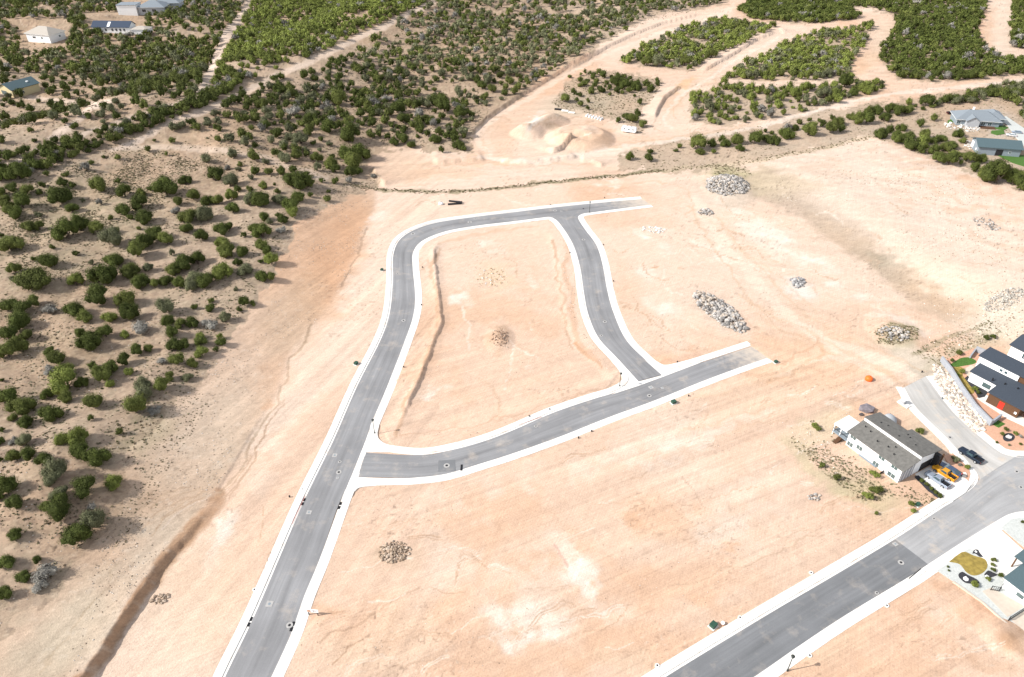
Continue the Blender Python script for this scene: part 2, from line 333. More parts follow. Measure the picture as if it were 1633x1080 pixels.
LINES = [
 (qs('405,-20 392,18 372,42 357,62 350,80 342,100 332,122 318,148'), 8, PALE, .8), (qs('690,4 600,48 560,66 520,86 480,104 440,122 400,142 370,158'), 5.5, PALE, .65),
 (qs('370,158 330,176 270,196 225,222 188,238'), 5, PALE, .6), (qs('225,222 180,240 205,236 260,234 330,238 400,248 450,262 520,284'), 5, PALE, .45),
 (qs('-20,268 20,262 52,244 90,216 112,204 132,184 150,170 175,163'), 6, PALE, .8), (qs('-20,148 30,152 70,158 110,162 150,166'), 4, PALE, .6), (qs('95,228 160,206 220,186 262,172 300,160 330,150'), 5, PALE, .55),
 (qs('600,302 680,306 740,305 800,300 860,292 920,286 1000,279 1060,272'), 2.6, (.22,.19,.11), .75), (qs('1060,272 1120,266 1200,258 1300,238 1400,216'), 3, (.45,.36,.24), .5),
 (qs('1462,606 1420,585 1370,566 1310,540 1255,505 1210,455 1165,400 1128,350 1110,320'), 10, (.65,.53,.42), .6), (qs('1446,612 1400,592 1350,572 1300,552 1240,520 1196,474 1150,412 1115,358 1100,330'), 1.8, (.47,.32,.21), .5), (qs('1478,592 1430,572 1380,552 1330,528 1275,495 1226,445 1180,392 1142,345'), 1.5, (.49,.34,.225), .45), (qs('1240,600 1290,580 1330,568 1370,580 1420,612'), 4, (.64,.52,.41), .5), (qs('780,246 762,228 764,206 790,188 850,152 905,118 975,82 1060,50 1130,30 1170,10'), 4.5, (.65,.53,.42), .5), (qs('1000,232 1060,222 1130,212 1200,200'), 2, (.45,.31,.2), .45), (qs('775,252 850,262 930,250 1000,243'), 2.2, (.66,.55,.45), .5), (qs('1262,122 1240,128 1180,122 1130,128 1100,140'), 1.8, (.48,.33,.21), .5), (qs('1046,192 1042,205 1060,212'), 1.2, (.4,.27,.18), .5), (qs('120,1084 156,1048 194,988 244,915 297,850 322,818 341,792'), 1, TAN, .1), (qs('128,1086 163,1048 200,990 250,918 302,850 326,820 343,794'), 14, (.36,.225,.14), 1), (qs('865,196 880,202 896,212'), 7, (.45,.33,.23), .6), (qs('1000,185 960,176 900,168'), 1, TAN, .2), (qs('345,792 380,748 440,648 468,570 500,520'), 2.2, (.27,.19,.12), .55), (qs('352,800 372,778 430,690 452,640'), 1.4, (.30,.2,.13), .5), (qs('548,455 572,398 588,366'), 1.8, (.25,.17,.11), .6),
 (qs('600,560 590,600 565,640 540,690 520,740 500,790'), 1.4, (.45,.3,.2), .5), (qs('410,1060 440,1000 450,960'), 1.5, (.45,.3,.2), .4),
 (qs('520,1026 560,1005 590,985 620,970 670,938'), 1.8, (.36,.24,.16), .55), (qs('535,1060 560,1040 582,1022'), 1.3, (.34,.22,.14), .6), (qs('600,1078 625,1062 680,1050 740,1058 820,1060'), 1.6, (.42,.29,.2), .5),
 (qs('820,1010 900,1000'), 1, (.5,.36,.25), .3), (qs('1068,935 1110,925 1150,912 1230,884 1310,850'), 1.5, (.4,.28,.19), .5), (qs('880,870 895,885 910,905'), 2, (.5,.3,.24), .6),
 (qs('1085,760 1100,775 1112,795 1124,815'), 1.1, (.3,.21,.15), .5), (qs('640,690 700,688 760,680 850,650 930,628 985,610'), 1.2, (.42,.27,.18), .45),
 (qs('905,395 902,430 906,470 915,510 930,545 955,580'), 5, (.50,.31,.2), .55), (qs('888,385 889,430 893,475 903,520 918,555'), 2.2, (.40,.26,.17), .6), (qs('925,545 940,570 960,588'), 3, (.45,.26,.15), .7),
 (qs('697,390 740,378 800,366 860,362'), 3.0, (.50,.33,.22), .5), (qs('697,400 690,440 697,500 690,550 660,615 634,690'), 3.4, (.40,.25,.155), .55), 
 (qs('1016,293 1050,291 1085,300 1102,316 1105,332 1092,342'), 1.4, (.48,.33,.22), .5), (qs('1110,340 1160,375 1200,410 1260,460 1300,500'), 1.6, (.52,.38,.26), .4),
 (qs('1180,470 1230,500 1290,530 1350,560 1420,600'), 2.4, (.52,.36,.24), .45), (qs('1205,500 1260,540 1330,575 1380,596'), 2, (.52,.36,.24), .4), (qs('1225,610 1270,590 1310,565 1305,545'), 3.5, (.50,.31,.19), .55), (qs('1240,580 1280,565 1300,550 1304,538'), 2, (.45,.27,.17), .5),
 (qs('1100,640 1170,622 1240,598 1300,575'), 2.6, (.54,.37,.25), .4), (qs('1090,690 1160,668 1250,640 1320,610 1370,600'), 2.2, (.54,.38,.26), .45), (qs('1080,720 1170,690 1260,665'), 1.6, (.54,.38,.26), .35),
 (qs('760,200 800,176 850,147 900,118 960,86 1010,64 1060,46 1120,32'), 2.2, (.42,.29,.2), .35), (qs('778,250 770,232 772,214 800,190'), 1.2, (.5,.36,.25), .5), (qs('790,240 782,225 790,208 812,192'), 1.2, (.5,.36,.25), .4),
 (qs('760,250 840,256 900,250 960,240 1060,226 1200,204 1330,170 1420,150 1500,142 1640,128'), 3.2, WHITE, .45), (qs('1070,205 1060,195 1068,172 1090,150 1130,126 1180,92 1240,62'), 2.5, WHITE, .35),
 (qs('1080,190 1074,180 1080,165 1105,143'), 1.3, (.45,.31,.2), .5), (qs('1580,10 1572,50 1578,76 1620,92'), 1.3, (.5,.38,.27), .6), (qs('640,262 700,262 780,262 850,262 940,262'), 1.5, (.5,.34,.22), .4),
 (qs('1455,565 1500,545 1540,530 1575,515'), 3.5, (.27,.23,.14), .6), (qs('338,786 300,800 262,832 240,860'), 1.4, (.38,.26,.17), .65), (qs('330,790 292,812 260,846'), 1.2, (.62,.5,.4), .6), (qs('325,782 285,796 250,822 225,850'), 1.3, (.38,.26,.17), .55), (qs('318,776 280,786 240,808'), 1.2, (.40,.28,.18), .55), (qs('300,770 262,780 232,792 214,806'), 1.2, (.36,.25,.17), .5), (qs('310,830 280,866 258,892'), 1.2, (.40,.28,.18), .5), (qs('352,790 372,768 400,726'), 1.5, (.33,.22,.14), .6), (qs('360,800 385,762 420,706 436,676'), 1.3, (.36,.24,.155), .55), (qs('225,795 240,790 260,800'), 3, (.36,.25,.17), .4), (qs('60,1075 110,1010 150,960 190,900'), 1.5, (.40,.3,.2), .45), (qs('240,800 270,780 300,770'), 1.2, (.4,.28,.18), .5), (qs('215,815 255,790'), 1, (.4,.28,.18), .5), (qs('260,830 290,800 320,778'), 1.2, (.4,.28,.18), .5),
]
BLOBS = [  # px,py,rx,ry,rot,colour,strength
 (530,425,42,85,22,ORANGE,.85),(470,500,40,70,30,(.47,.33,.22),.5),(560,350,30,40,20,ORANGE,.5),(430,620,25,60,35,ORANGE,.35),(420,650,8,10,0,(.5,.28,.16),.6),
 (340,690,60,100,40,(.52,.41,.31),.6),(250,880,80,40,-45,(.52,.43,.33),.6),(130,1000,80,60,-45,(.52,.43,.32),.7),(60,1050,60,50,-30,(.46,.38,.28),.6),
 (640,270,50,22,0,ORANGE,.55),(625,255,20,16,0,(.50,.33,.24),.5),(760,255,60,8,0,ORANGE,.45),(800,282,110,9,-2,PALE,.7),(970,290,26,6,0,WHITE,.7),(605,350,30,12,-60,WHITE,.5),
 (640,262,52,26,20,(.56,.41,.30),.8),(700,275,60,10,0,(.55,.37,.25),.6),(1160,306,44,20,4,(.44,.38,.30),.7),(1150,502,58,20,36,(.52,.42,.33),.6),(1125,342,16,8,0,(.5,.42,.33),.6),(629,884,32,20,0,(.50,.37,.26),.6),(1272,462,26,12,20,(.62,.57,.51),.7),(1567,370,34,11,20,(.5,.44,.36),.5),(1598,492,44,18,-20,(.52,.46,.38),.6),(785,395,22,9,10,WHITE,.6),(742,478,24,8,0,WHITE,.7),(708,626,20,6,-5,WHITE,.75),(860,545,8,9,0,WHITE,.6),(843,450,7,8,0,WHITE,.4),(860,592,12,6,0,WHITE,.5),(797,538,14,18,0,(.45,.30,.2),.8),(785,442,28,18,0,(.60,.45,.30),.5),
 (1040,368,30,7,3,WHITE,.85),(1028,378,16,5,40,WHITE,.8),(1058,402,14,8,0,WHITE,.5),(1060,490,28,14,10,WHITE,.65),(1030,442,16,8,0,WHITE,.45),(1145,405,34,14,40,WHITE,.55),(1220,370,90,20,32,WHITE,.6),(1330,440,90,10,38,WHITE,.6),(1440,510,60,7,25,WHITE,.5),
 (1000,470,20,60,-20,ORANGE,.25),(1040,585,40,14,-20,ORANGE,.55),(1085,572,30,9,-20,(.52,.31,.2),.5),(1020,360,60,14,0,ORANGE,.3),(1041,430,6,3,0,(.45,.26,.15),.7),(1083,428,7,3,0,(.45,.30,.2),.6),
 (1250,310,90,22,20,BROWN,.7),(1330,355,80,20,28,BROWN,.75),(1350,385,70,16,30,(.42,.31,.215),.7),(1420,430,64,20,30,(.33,.26,.185),.85),(1490,480,60,22,24,(.42,.31,.22),.6),(1415,416,36,10,25,(.28,.235,.165),.75),(1500,475,70,26,20,(.43,.31,.21),.8),(1545,470,30,10,0,(.45,.29,.19),.6),(1190,290,80,16,10,(.47,.38,.25),.6),(1170,275,40,7,0,(.30,.28,.14),.6),
 (1460,300,200,80,20,PALE,.85),(1560,400,140,90,20,PALE,.8),(1330,270,110,34,15,PALE,.75),(1600,520,60,30,0,(.56,.50,.40),.7),(1520,440,110,30,25,(.63,.51,.39),.5),
 (1290,565,90,30,-22,(.60,.40,.27),.5),(1250,620,120,40,-20,(.60,.42,.29),.4),(1330,600,70,20,-10,ORANGE,.3),(1430,535,38,18,0,(.33,.28,.17),.75),(1470,580,60,26,30,(.45,.42,.34),.6),(1540,560,60,14,-20,(.42,.37,.25),.6),
 (1310,680,55,22,-25,(.50,.42,.28),.55),(1300,740,60,14,38,(.40,.36,.22),.5),(1380,785,60,20,20,(.42,.37,.22),.55),(1480,690,22,50,-35,(.58,.47,.34),.5),(1420,815,60,14,-15,(.50,.37,.25),.4),
 (720,890,40,60,15,PALE,.5),(860,1000,60,40,0,PALE,.55),(830,940,60,90,20,PALE,.45),(900,900,70,60,0,PALE,.4),(965,945,46,30,40,WHITE,.8),(945,915,24,44,-35,WHITE,.6),(830,985,40,30,0,WHITE,.5),(880,1005,30,20,20,WHITE,.4),(780,780,120,24,-15,PALE,.5),(1000,720,160,20,-20,PALE,.5),(1120,700,120,10,-22,WHITE,.35),(745,870,26,44,20,PALE,.7),(700,620,26,8,0,WHITE,.5),(1060,820,60,40,20,ORANGE,.5),(1080,930,110,40,-10,ORANGE,.45),(600,1000,60,50,-20,ORANGE,.35),(920,900,22,70,-35,WHITE,.35),(840,1015,48,16,5,WHITE,.85),(1190,840,60,20,-10,PALE,.6),(1200,790,80,50,-20,PALE,.35),
 (1000,820,26,9,15,ORANGE,.6),(1040,850,40,12,20,(.52,.36,.25),.4),(1180,873,14,4,0,ORANGE,.5),(1140,960,24,14,0,ORANGE,.4),(530,975,26,16,0,ORANGE,.5),(545,975,16,3,-5,(.33,.2,.12),.5),(640,1020,70,40,-20,(.57,.42,.3),.3),(560,1050,60,30,0,(.55,.4,.28),.3),(1000,1050,50,20,0,(.55,.41,.29),.4),
 (330,870,26,60,30,PALE,.55),(350,840,14,40,35,WHITE,.8),(200,800,40,16,-20,(.36,.27,.19),.5),(1380,330,160,50,22,(.52,.43,.35),.35),(1250,285,60,12,15,(.40,.32,.22),.6),(450,700,30,120,32,PALE,.4),(570,480,26,130,20,PALE,.45),(300,960,60,100,30,(.60,.46,.33),.3),
 (1500,935,18,8,20,(.45,.28,.18),.55),(1560,950,70,10,35,(.42,.25,.16),.6),(1604,1020,24,20,20,(.40,.25,.155),.85),(1530,1000,70,20,40,PALE,.5),(1320,1030,60,30,-20,(.58,.42,.29),.4),(1580,1060,30,10,20,(.45,.29,.19),.5),
 (853,193,20,5,-40,(.60,.55,.48),.8),(800,225,24,30,0,ORANGE,.35),(1000,225,60,12,0,ORANGE,.35),(760,235,10,20,0,ORANGE,.3),(860,140,60,16,-30,ORANGE,.3),(930,212,30,10,10,(.56,.40,.28),.5),(962,214,14,12,50,(.54,.35,.23),.7),(830,210,8,4,0,(.48,.33,.24),.7),(885,228,22,4,-30,PALE,.4),(925,222,46,17,0,(.53,.35,.23),.55),
 (930,165,60,20,-5,(.46,.39,.29),.8),(1090,136,22,4,-35,(.58,.36,.2),.7),(1070,165,14,18,20,ORANGE,.4),(1380,100,34,14,-40,(.58,.42,.29),.6),(1370,105,14,12,0,ORANGE,.5),(1410,60,20,30,0,(.55,.43,.32),.5),(1600,40,18,60,8,(.60,.50,.40),.6),
 (1110,222,120,5,-8,ORANGE,.25),(1480,200,60,10,-5,(.52,.38,.28),.5),(1510,215,40,12,0,(.58,.48,.38),.6),(1590,200,40,24,20,(.55,.53,.50),.8),(1600,255,50,10,0,(.55,.49,.40),.6),(1560,262,30,10,0,(.60,.5,.38),.5),
 (240,240,60,12,-15,(.50,.40,.28),.5),(50,100,60,30,0,(.45,.32,.22),.5),(130,120,110,30,0,(.45,.32,.22),.5),(40,85,40,14,0,(.47,.33,.23),.5),(75,395,120,60,0,(.42,.34,.23),.5),(150,330,120,50,0,(.40,.34,.22),.6),(120,570,90,40,0,(.43,.31,.21),.5),(230,690,50,30,-30,(.38,.32,.21),.6),(190,830,30,20,0,(.36,.27,.19),.5),
]
def build_ground():
    nx, ny = 1080, 900
    vrow = np.linspace(1330, -200, ny - 60); yr = np.array([F(816, v)[1] for v in vrow])
    yr = np.r_[np.linspace(-300, yr[0] - 3, 24), yr, np.linspace(yr[-1] + 30, 4500, 36)]; ny = len(yr)
    sx = np.linspace(-1, 1, nx); wd = (np.maximum(yr, -60) * .575 + 72) * 1.3
    wd = np.maximum(wd, 135); wd[-36:] *= np.linspace(1, 1.6, 36)
    X = sx[None, :] * wd[:, None]; Y = np.repeat(yr[:, None], nx, 1); Z = height(X, Y)
    x, y, z = X.ravel(), Y.ravel(), Z.ravel(); u, v = proj(x, y, z); u = np.where(y < 20, 9999, u)
    n3 = fbm(x, y, 4, 4, 21); n30 = fbm(x, y, 34, 4, 31); n100 = fbm(x, y, 120, 3, 41)
    nf = fbm(x, y, .9, 3, 51); jit = np.maximum(2.2, .014 * (v + 283))
    ub = u + (n3 - .5) * 2.6 * jit + (fbm(x, y, 14, 3, 61) - .5) * 3.2 * jit; vb = v + (fbm(x, y, 5, 3, 71) - .5) * 3 * jit
    col = np.tile(np.array(SAND), (len(x), 1))
    mixc(col, ORANGE, (sst(.46, .62, n30) * .42 + (n3 - .5) * .5)); mixc(col, PALE, sst(.50, .60, n100 + (n3 - .5) * .12) * .55)
    wild = np.zeros(len(x))
    for k, p in WILD.items(): wild = np.maximum(wild, inpoly(ub, vb, p))
    wild = np.where((y > 900) | (u < -250) & (v < 1000), 1, wild)
    dT, sT, tT = pdist(x, y, TOE, 80); slope = ((sT > 0) & (dT < 75) & (wild < .5) & (u < 760) & (v > 228)) * sst(0, 2.5, dT)
    mixc(col, (.50,.345,.235), slope * (.55 + .6 * (n30 - .4))); mixc(col, (.455,.335,.235), slope * sst(560, 760, v) * (.5 + .8 * (n3 - .4))); mixc(col, (.54,.32,.19), slope * (1 - sst(420, 520, v)) * sst(300, 360, v) * .55)
    for px, py, rx, ry, rot, c, st in BLOBS:
        m = np.nonzero((abs(u - px) < 2.2 * max(rx, ry)) & (abs(v - py) < 2.2 * max(rx, ry)))[0]
        if len(m):
            k = blob(ub[m], vb[m], px, py, rx, ry, rot, .55); sub = col[m]; kk = k * st * (.75 + .5 * n3[m])
            if c is WHITE or c is PALE: kk = kk * sst(.36, .6, n3[m] * .5 + fbm(x[m], y[m], 9, 3, 81) * .5)
            mixc(sub, c, kk); col[m] = sub
    wc = np.tile(np.array(TAN), (len(x), 1)); wc *= (.80 + .4 * fbm(x, y, 1.6, 3, 55))[:, None]; mixc(wc, (.38,.275,.185), (n30 - .45) * 3); mixc(wc, (.215,.175,.11), sst(.46, .68, n3) * .8); mixc(wc, (.40,.315,.22), sst(.55, .75, nf) * .7); wc *= (1 - .4 * sst(.62, .78, vnoise(x / .8, y / .8, 117)))[:, None]
    lightw = ((u > 860) & (v < 300)); mixc(wc, (.42,.33,.24), lightw * .4)
    col = col + (wc * .6 + col * .4 * wild[:, None] * .72 + wc * .4 * (1 - .72) - col) * (wild * .97)[:, None]
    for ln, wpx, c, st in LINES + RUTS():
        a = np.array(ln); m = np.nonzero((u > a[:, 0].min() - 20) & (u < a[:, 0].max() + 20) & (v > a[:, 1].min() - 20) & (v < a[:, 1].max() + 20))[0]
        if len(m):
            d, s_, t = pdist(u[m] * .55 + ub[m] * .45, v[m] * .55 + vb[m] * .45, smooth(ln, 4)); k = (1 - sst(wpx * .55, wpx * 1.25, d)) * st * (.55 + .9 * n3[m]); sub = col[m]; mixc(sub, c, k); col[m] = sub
    # grader and tyre streaks following the streets
    for ang, sel, amp in ((R(67), (u < 700), .06), (R(25), (u >= 600) & (v > 560), .055), (R(-20), (u > 1100) & (v < 600), .04), (R(10), (v < 300), .045)):
        c_, s_ = math.cos(ang), math.sin(ang); a = x * c_ + y * s_; b = -x * s_ + y * c_
        st = fbm(a / 22, b / .7, 1, 3, 91) - .5; st2 = fbm(a / 60, b / 2.5, 1, 2, 95) - .5
        col *= (1 + (st * 1.6 + st2 * 2.0) * amp * 2 * sel * (1 - .6 * wild))[:, None]
    # small stones and clods, patchy
    sp = vnoise(x / .55, y / .55, 101); pat = sst(.50, .68, fbm(x, y, 16, 3, 103)); sp2 = vnoise(x / 1.1, y / 1.1, 107)
    dk = (sst(.80, .93, sp) * .30 * pat + sst(.9, .98, sp2) * .25 * pat) * np.where(wild > 0, 2.2, 1); lt = sst(.82, .95, 1 - sp) * .22 * pat
    rough = blob(u, v, 330, 720, 90, 170, 40, .5) + blob(u, v, 170, 960, 90, 160, 40, .5) + blob(u, v, 1400, 320, 260, 130, 20, .5) * .6 + blob(u, v, 450, 500, 60, 120, 25, .5) * .7
    dk = dk + sst(.72, .95, sp) * .16 * rough + sst(.6, .9, n3) * .12 * rough; lt = lt + sst(.7, .95, 1 - sp2) * .16 * rough
    col *= (1 - np.clip(dk, 0, .7))[:, None]; mixc(col, (.66,.58,.48), lt)
    col = np.clip(col, .02, .78)
    i = np.arange(ny - 1)[:, None] * nx + np.arange(nx - 1)[None, :]
    Fq = np.stack([i, i + 1, i + nx + 1, i + nx], -1).reshape(-1, 4)
    o = npmesh('ground', np.stack([x, y, z], 1), Fq, GM, col, True)
    tag(o, 'pale graded sand lots and darker natural ground around the new streets', 'ground', None, 'structure'); return o
def ground_mat():
    m = mat('ground_soil', (1, 1, 1), .97, .07, .5, spec=.08, attr='Col'); n = m.node_tree; b = n.nodes['Principled BSDF']
    tc = n.nodes.new('ShaderNodeTexCoord')
    fine = n.nodes.new('ShaderNodeTexNoise'); fine.inputs['Scale'].default_value = 2.6; fine.inputs['Detail'].default_value = 9; fine.inputs['Roughness'].default_value = .7; n.links.new(tc.outputs['Object'], fine.inputs['Vector'])
    mr = n.nodes.new('ShaderNodeMapRange'); mr.inputs[1].default_value = .3; mr.inputs[2].default_value = .7; mr.inputs[3].default_value = .86; mr.inputs[4].default_value = 1.12; n.links.new(fine.outputs[0], mr.inputs[0])
    def mul(a, c):
        q = n.nodes.new('ShaderNodeMath'); q.operation = 'MULTIPLY'; n.links.new(a, q.inputs[0]); n.links.new(c, q.inputs[1]); return q.outputs[0]
    def scratch(ang, lo, hi, sc):
        mp = n.nodes.new('ShaderNodeMapping'); mp.vector_type = 'TEXTURE'; mp.inputs['Rotation'].default_value = (0, 0, R(ang)); mp.inputs['Scale'].default_value = (14, .42, 1); n.links.new(tc.outputs['Object'], mp.inputs[0])
        q = n.nodes.new('ShaderNodeTexNoise'); q.inputs['Scale'].default_value = sc; q.inputs['Detail'].default_value = 5; q.inputs['Roughness'].default_value = .6; n.links.new(mp.outputs[0], q.inputs['Vector'])
        k = n.nodes.new('ShaderNodeMapRange'); k.inputs[1].default_value = .3; k.inputs[2].default_value = .72; k.inputs[3].default_value = hi; k.inputs[4].default_value = lo; n.links.new(q.outputs[0], k.inputs[0]); return k.outputs[0]
    vo = n.nodes.new('ShaderNodeTexVoronoi'); vo.inputs['Scale'].default_value = 1.1; n.links.new(tc.outputs['Object'], vo.inputs['Vector']); vk = n.nodes.new('ShaderNodeMapRange'); vk.inputs[1].default_value = .06; vk.inputs[2].default_value = .14; vk.inputs[3].default_value = .66; vk.inputs[4].default_value = 1; n.links.new(vo.outputs['Distance'], vk.inputs[0])
    pm = n.nodes.new('ShaderNodeTexNoise'); pm.inputs['Scale'].default_value = .09; pm.inputs['Detail'].default_value = 4; n.links.new(tc.outputs['Object'], pm.inputs['Vector']); pk = n.nodes.new('ShaderNodeMapRange'); pk.inputs[1].default_value = .46; pk.inputs[2].default_value = .6; n.links.new(pm.outputs[0], pk.inputs[0])
    vm = n.nodes.new('ShaderNodeMix'); vm.data_type = 'FLOAT'; vm.inputs[2].default_value = 1; n.links.new(pk.outputs[0], vm.inputs[0]); n.links.new(vk.outputs[0], vm.inputs[3])
    tot = mul(mul(mr.outputs[0], scratch(27, .88, 1.05, 1)), mul(scratch(66, .90, 1.04, 1.3), vm.outputs[0]))
    src = b.inputs['Base Color'].links[0].from_socket; mx = n.nodes.new('ShaderNodeVectorMath'); mx.operation = 'SCALE'
    n.links.new(src, mx.inputs[0]); n.links.new(tot, mx.inputs['Scale']); n.links.new(mx.outputs[0], b.inputs['Base Color'])
    bp = n.nodes.new('ShaderNodeBump'); bp.inputs['Strength'].default_value = .8; bp.inputs['Distance'].default_value = .14
    n.links.new(fine.outputs[0], bp.inputs['Height']); n.links.new(bp.outputs[0], b.inputs['Normal']); return m
GM = ground_mat(); build_ground()

# ------------------------------------------------------------------ streets, kerbs, pavements
def asphalt_mat(name, base, seam=.5, dust=.3, v0=1e6, v1=2e6):
    m = bpy.data.materials.new(name); m.use_nodes = True; n = m.node_tree; b = n.nodes['Principled BSDF']; b.inputs['Roughness'].default_value = .9; b.inputs['Specular IOR Level'].default_value = .25
    L = n.links.new; uv = n.nodes.new('ShaderNodeUVMap'); sp = n.nodes.new('ShaderNodeSeparateXYZ'); L(uv.outputs[0], sp.inputs[0]); tc = n.nodes.new('ShaderNodeTexCoord')
    def noise(vec, sc, det=5, ro=.5):
        q = n.nodes.new('ShaderNodeTexNoise'); q.inputs['Scale'].default_value = sc; q.inputs['Detail'].default_value = det; q.inputs['Roughness'].default_value = ro; L(vec, q.inputs['Vector']); return q.outputs[0]
    def rng(x, a, b_, c, d):
        q = n.nodes.new('ShaderNodeMapRange'); q.inputs[1].default_value = a; q.inputs[2].default_value = b_; q.inputs[3].default_value = c; q.inputs[4].default_value = d; L(x, q.inputs[0]); return q.outputs[0]
    def op(o, a, b_):
        q = n.nodes.new('ShaderNodeMath'); q.operation = o
        for i, x in enumerate((a, b_)):
            if isinstance(x, (int, float)): q.inputs[i].default_value = x
            else: L(x, q.inputs[i])
        return q.outputs[0]
    mp = n.nodes.new('ShaderNodeMapping'); mp.inputs['Scale'].default_value = (14, .05, 1); L(uv.outputs[0], mp.inputs[0])
    streak = rng(noise(mp.outputs[0], 1, 4), .3, .7, .90, 1.10)
    mp2 = n.nodes.new('ShaderNodeMapping'); mp2.inputs['Scale'].default_value = (3.2, .03, 1); L(uv.outputs[0], mp2.inputs[0])
    lane = rng(noise(mp2.outputs[0], 1, 3), .3, .7, .88, 1.10)
    big = rng(noise(tc.outputs['Object'], .09, 5), .3, .7, .88, 1.14); fine = rng(noise(tc.outputs['Object'], 5, 6, .7), .3, .7, .92, 1.08)
    cen = op('ABSOLUTE', op('SUBTRACT', op('ADD', sp.outputs[0], rng(noise(mp2.outputs[0], 2, 3), 0, 1, -.05, .05)), .52), 0)
    cs = rng(cen, .0, .13, 1 - .28 * seam, 1)
    v = op('MULTIPLY', op('MULTIPLY', op('MULTIPLY', streak, lane), op('MULTIPLY', big, fine)), cs)
    cm = n.nodes.new('ShaderNodeVectorMath'); cm.operation = 'SCALE'; cm.inputs[0].default_value = base; L(v, cm.inputs['Scale'])
    dmask = op('MAXIMUM', rng(noise(tc.outputs['Object'], .23, 6, .65), .54, .76, 0, dust * 1.4), op('MULTIPLY', rng(op('ADD', sp.outputs[1], rng(noise(tc.outputs['Object'], .5, 5), .3, .7, -5, 5)), v0, v1, 0, 1), rng(noise(mp.outputs[0], 2, 5), .2, .8, .6, 1.2))); mxx = n.nodes.new('ShaderNodeMix'); mxx.data_type = 'RGBA'
    L(dmask, mxx.inputs[0]); L(cm.outputs[0], mxx.inputs[6]); mxx.inputs[7].default_value = (.50,.42,.34,1); L(mxx.outputs[2], b.inputs['Base Color']); return m
def slen(k): A, B = STRIPS[k]; return plen((A + B) / 2)
ASP = asphalt_mat('asphalt', (.225,.222,.222)); ASPM = asphalt_mat('asphalt_curved_street', (.225,.222,.222), .5, .3, slen('main') - 18, slen('main') - 1); ASPC = asphalt_mat('asphalt_cross_street', (.225,.222,.222), .5, .35, slen('cross') - 14, slen('cross')); ASPD = asphalt_mat('asphalt_dark', (.165,.167,.17), .25, .25); ASPL = asphalt_mat('asphalt_old', (.30,.295,.29), .15, .6)
ASPS = asphalt_mat('asphalt_dusty', (.42,.40,.37), .1, .9)
def road(key, m, z=0.0, name='road', label=None):
    A, B = STRIPS[key]; n = len(A); K = 7; V = []; UV = []; Ls = 0
    for i in range(n):
        if i: Ls += float(np.hypot(*((A[i] + B[i] - A[i-1] - B[i-1]) / 2)))
        for k in range(K + 1):
            t = k / K; q = A[i] * (1 - t) + B[i] * t; V.append((q[0], q[1], z + .06 * math.sin(math.pi * t))); UV.append((t, Ls))
    i = np.arange(n - 1)[:, None] * (K + 1) + np.arange(K)[None, :]
    Fq = np.stack([i, i + K + 1, i + K + 2, i + 1], -1).reshape(-1, 4)
    o = npmesh(name, np.array(V), Fq[:, ::-1] if False else Fq, m, None, True); me = o.data
    uvl = me.uv_layers.new(name='UVMap'); li = np.empty(len(me.loops), np.int32); me.loops.foreach_get('vertex_index', li); uvl.data.foreach_set('uv', np.array(UV, np.float32)[li].ravel())
    import bmesh as _b; bm = _b.new(); bm.from_mesh(me); _b.ops.recalc_face_normals(bm, faces=bm.faces[:])
    if sum(f.normal.z for f in bm.faces) < 0: _b.ops.reverse_faces(bm, faces=bm.faces[:])
    bm.to_mesh(me); bm.free(); me.update()
    tag(o, label, 'road', None, 'structure'); return o
road('main', ASPM, label='long grey asphalt street curving round the empty block'); road('cross', ASPC, label='short grey asphalt street crossing in front of the empty block')
road('inner', ASP, label='grey asphalt side street joining the curved street and the cross street'); road('lower', ASPD, label='dark new asphalt street running to the bottom edge')
road('junction', ASPL, label='pale worn asphalt junction beside the driveway'); road('side', ASPS, label='dusty pale street beside the boulder slope')
BOUNDS = [  # kerb lines, outward side +1 = left of travel
 (L1, 1, 'main'), 
 ([(588,690),(590,682),(593,673)] + R1[9:20] + L3[1:9] + [(1000,591),(1005,603),(1003,611),(994,619),(975,628)] + U2[6:1:-1] + [(673.6,725.5),(625,721.5),(604,716),(592,707),(588,698)], 'loop', 'island'),
 (R1[:5] + [(547,790),(555,777),(567,768.5),(590,764.5),(625,763)] + D2[1:], -1, 'south'),
 ([(1038,327),(985,333.5),(940,339.3)] + R3[1:10] + [(1043,584),(1055,589.5),(1068,590),(1085,586.5),(1121,576.5),(1199,551)], 1, 'east'),
 (U4 + [(1499,812.5),(1518,801),(1545,783),(1557,771),(1560,758),(1547,741),(1512,701),(1461.7,650.6),(1441.6,618)], 1, 'lot'),
 (R5[:4] + [(1606,726),(1633,730),(1690,728)], 1, 'yard'), (D4[:5] + D4b[:3] + [(1613,819),(1636,815.5),(1700,815)], -1, 'corner')]
def offset(p, d, closed):
    n = len(p); q = []
    for i in range(n):
        a = p[i - 1] if (i or closed) else p[i]; b = p[(i + 1) % n] if (i < n - 1 or closed) else p[i]; t = b - a; t = t / (np.hypot(*t) + 1e-9); q.append(p[i] + np.array([-t[1], t[0]]) * d)
    return np.array(q)
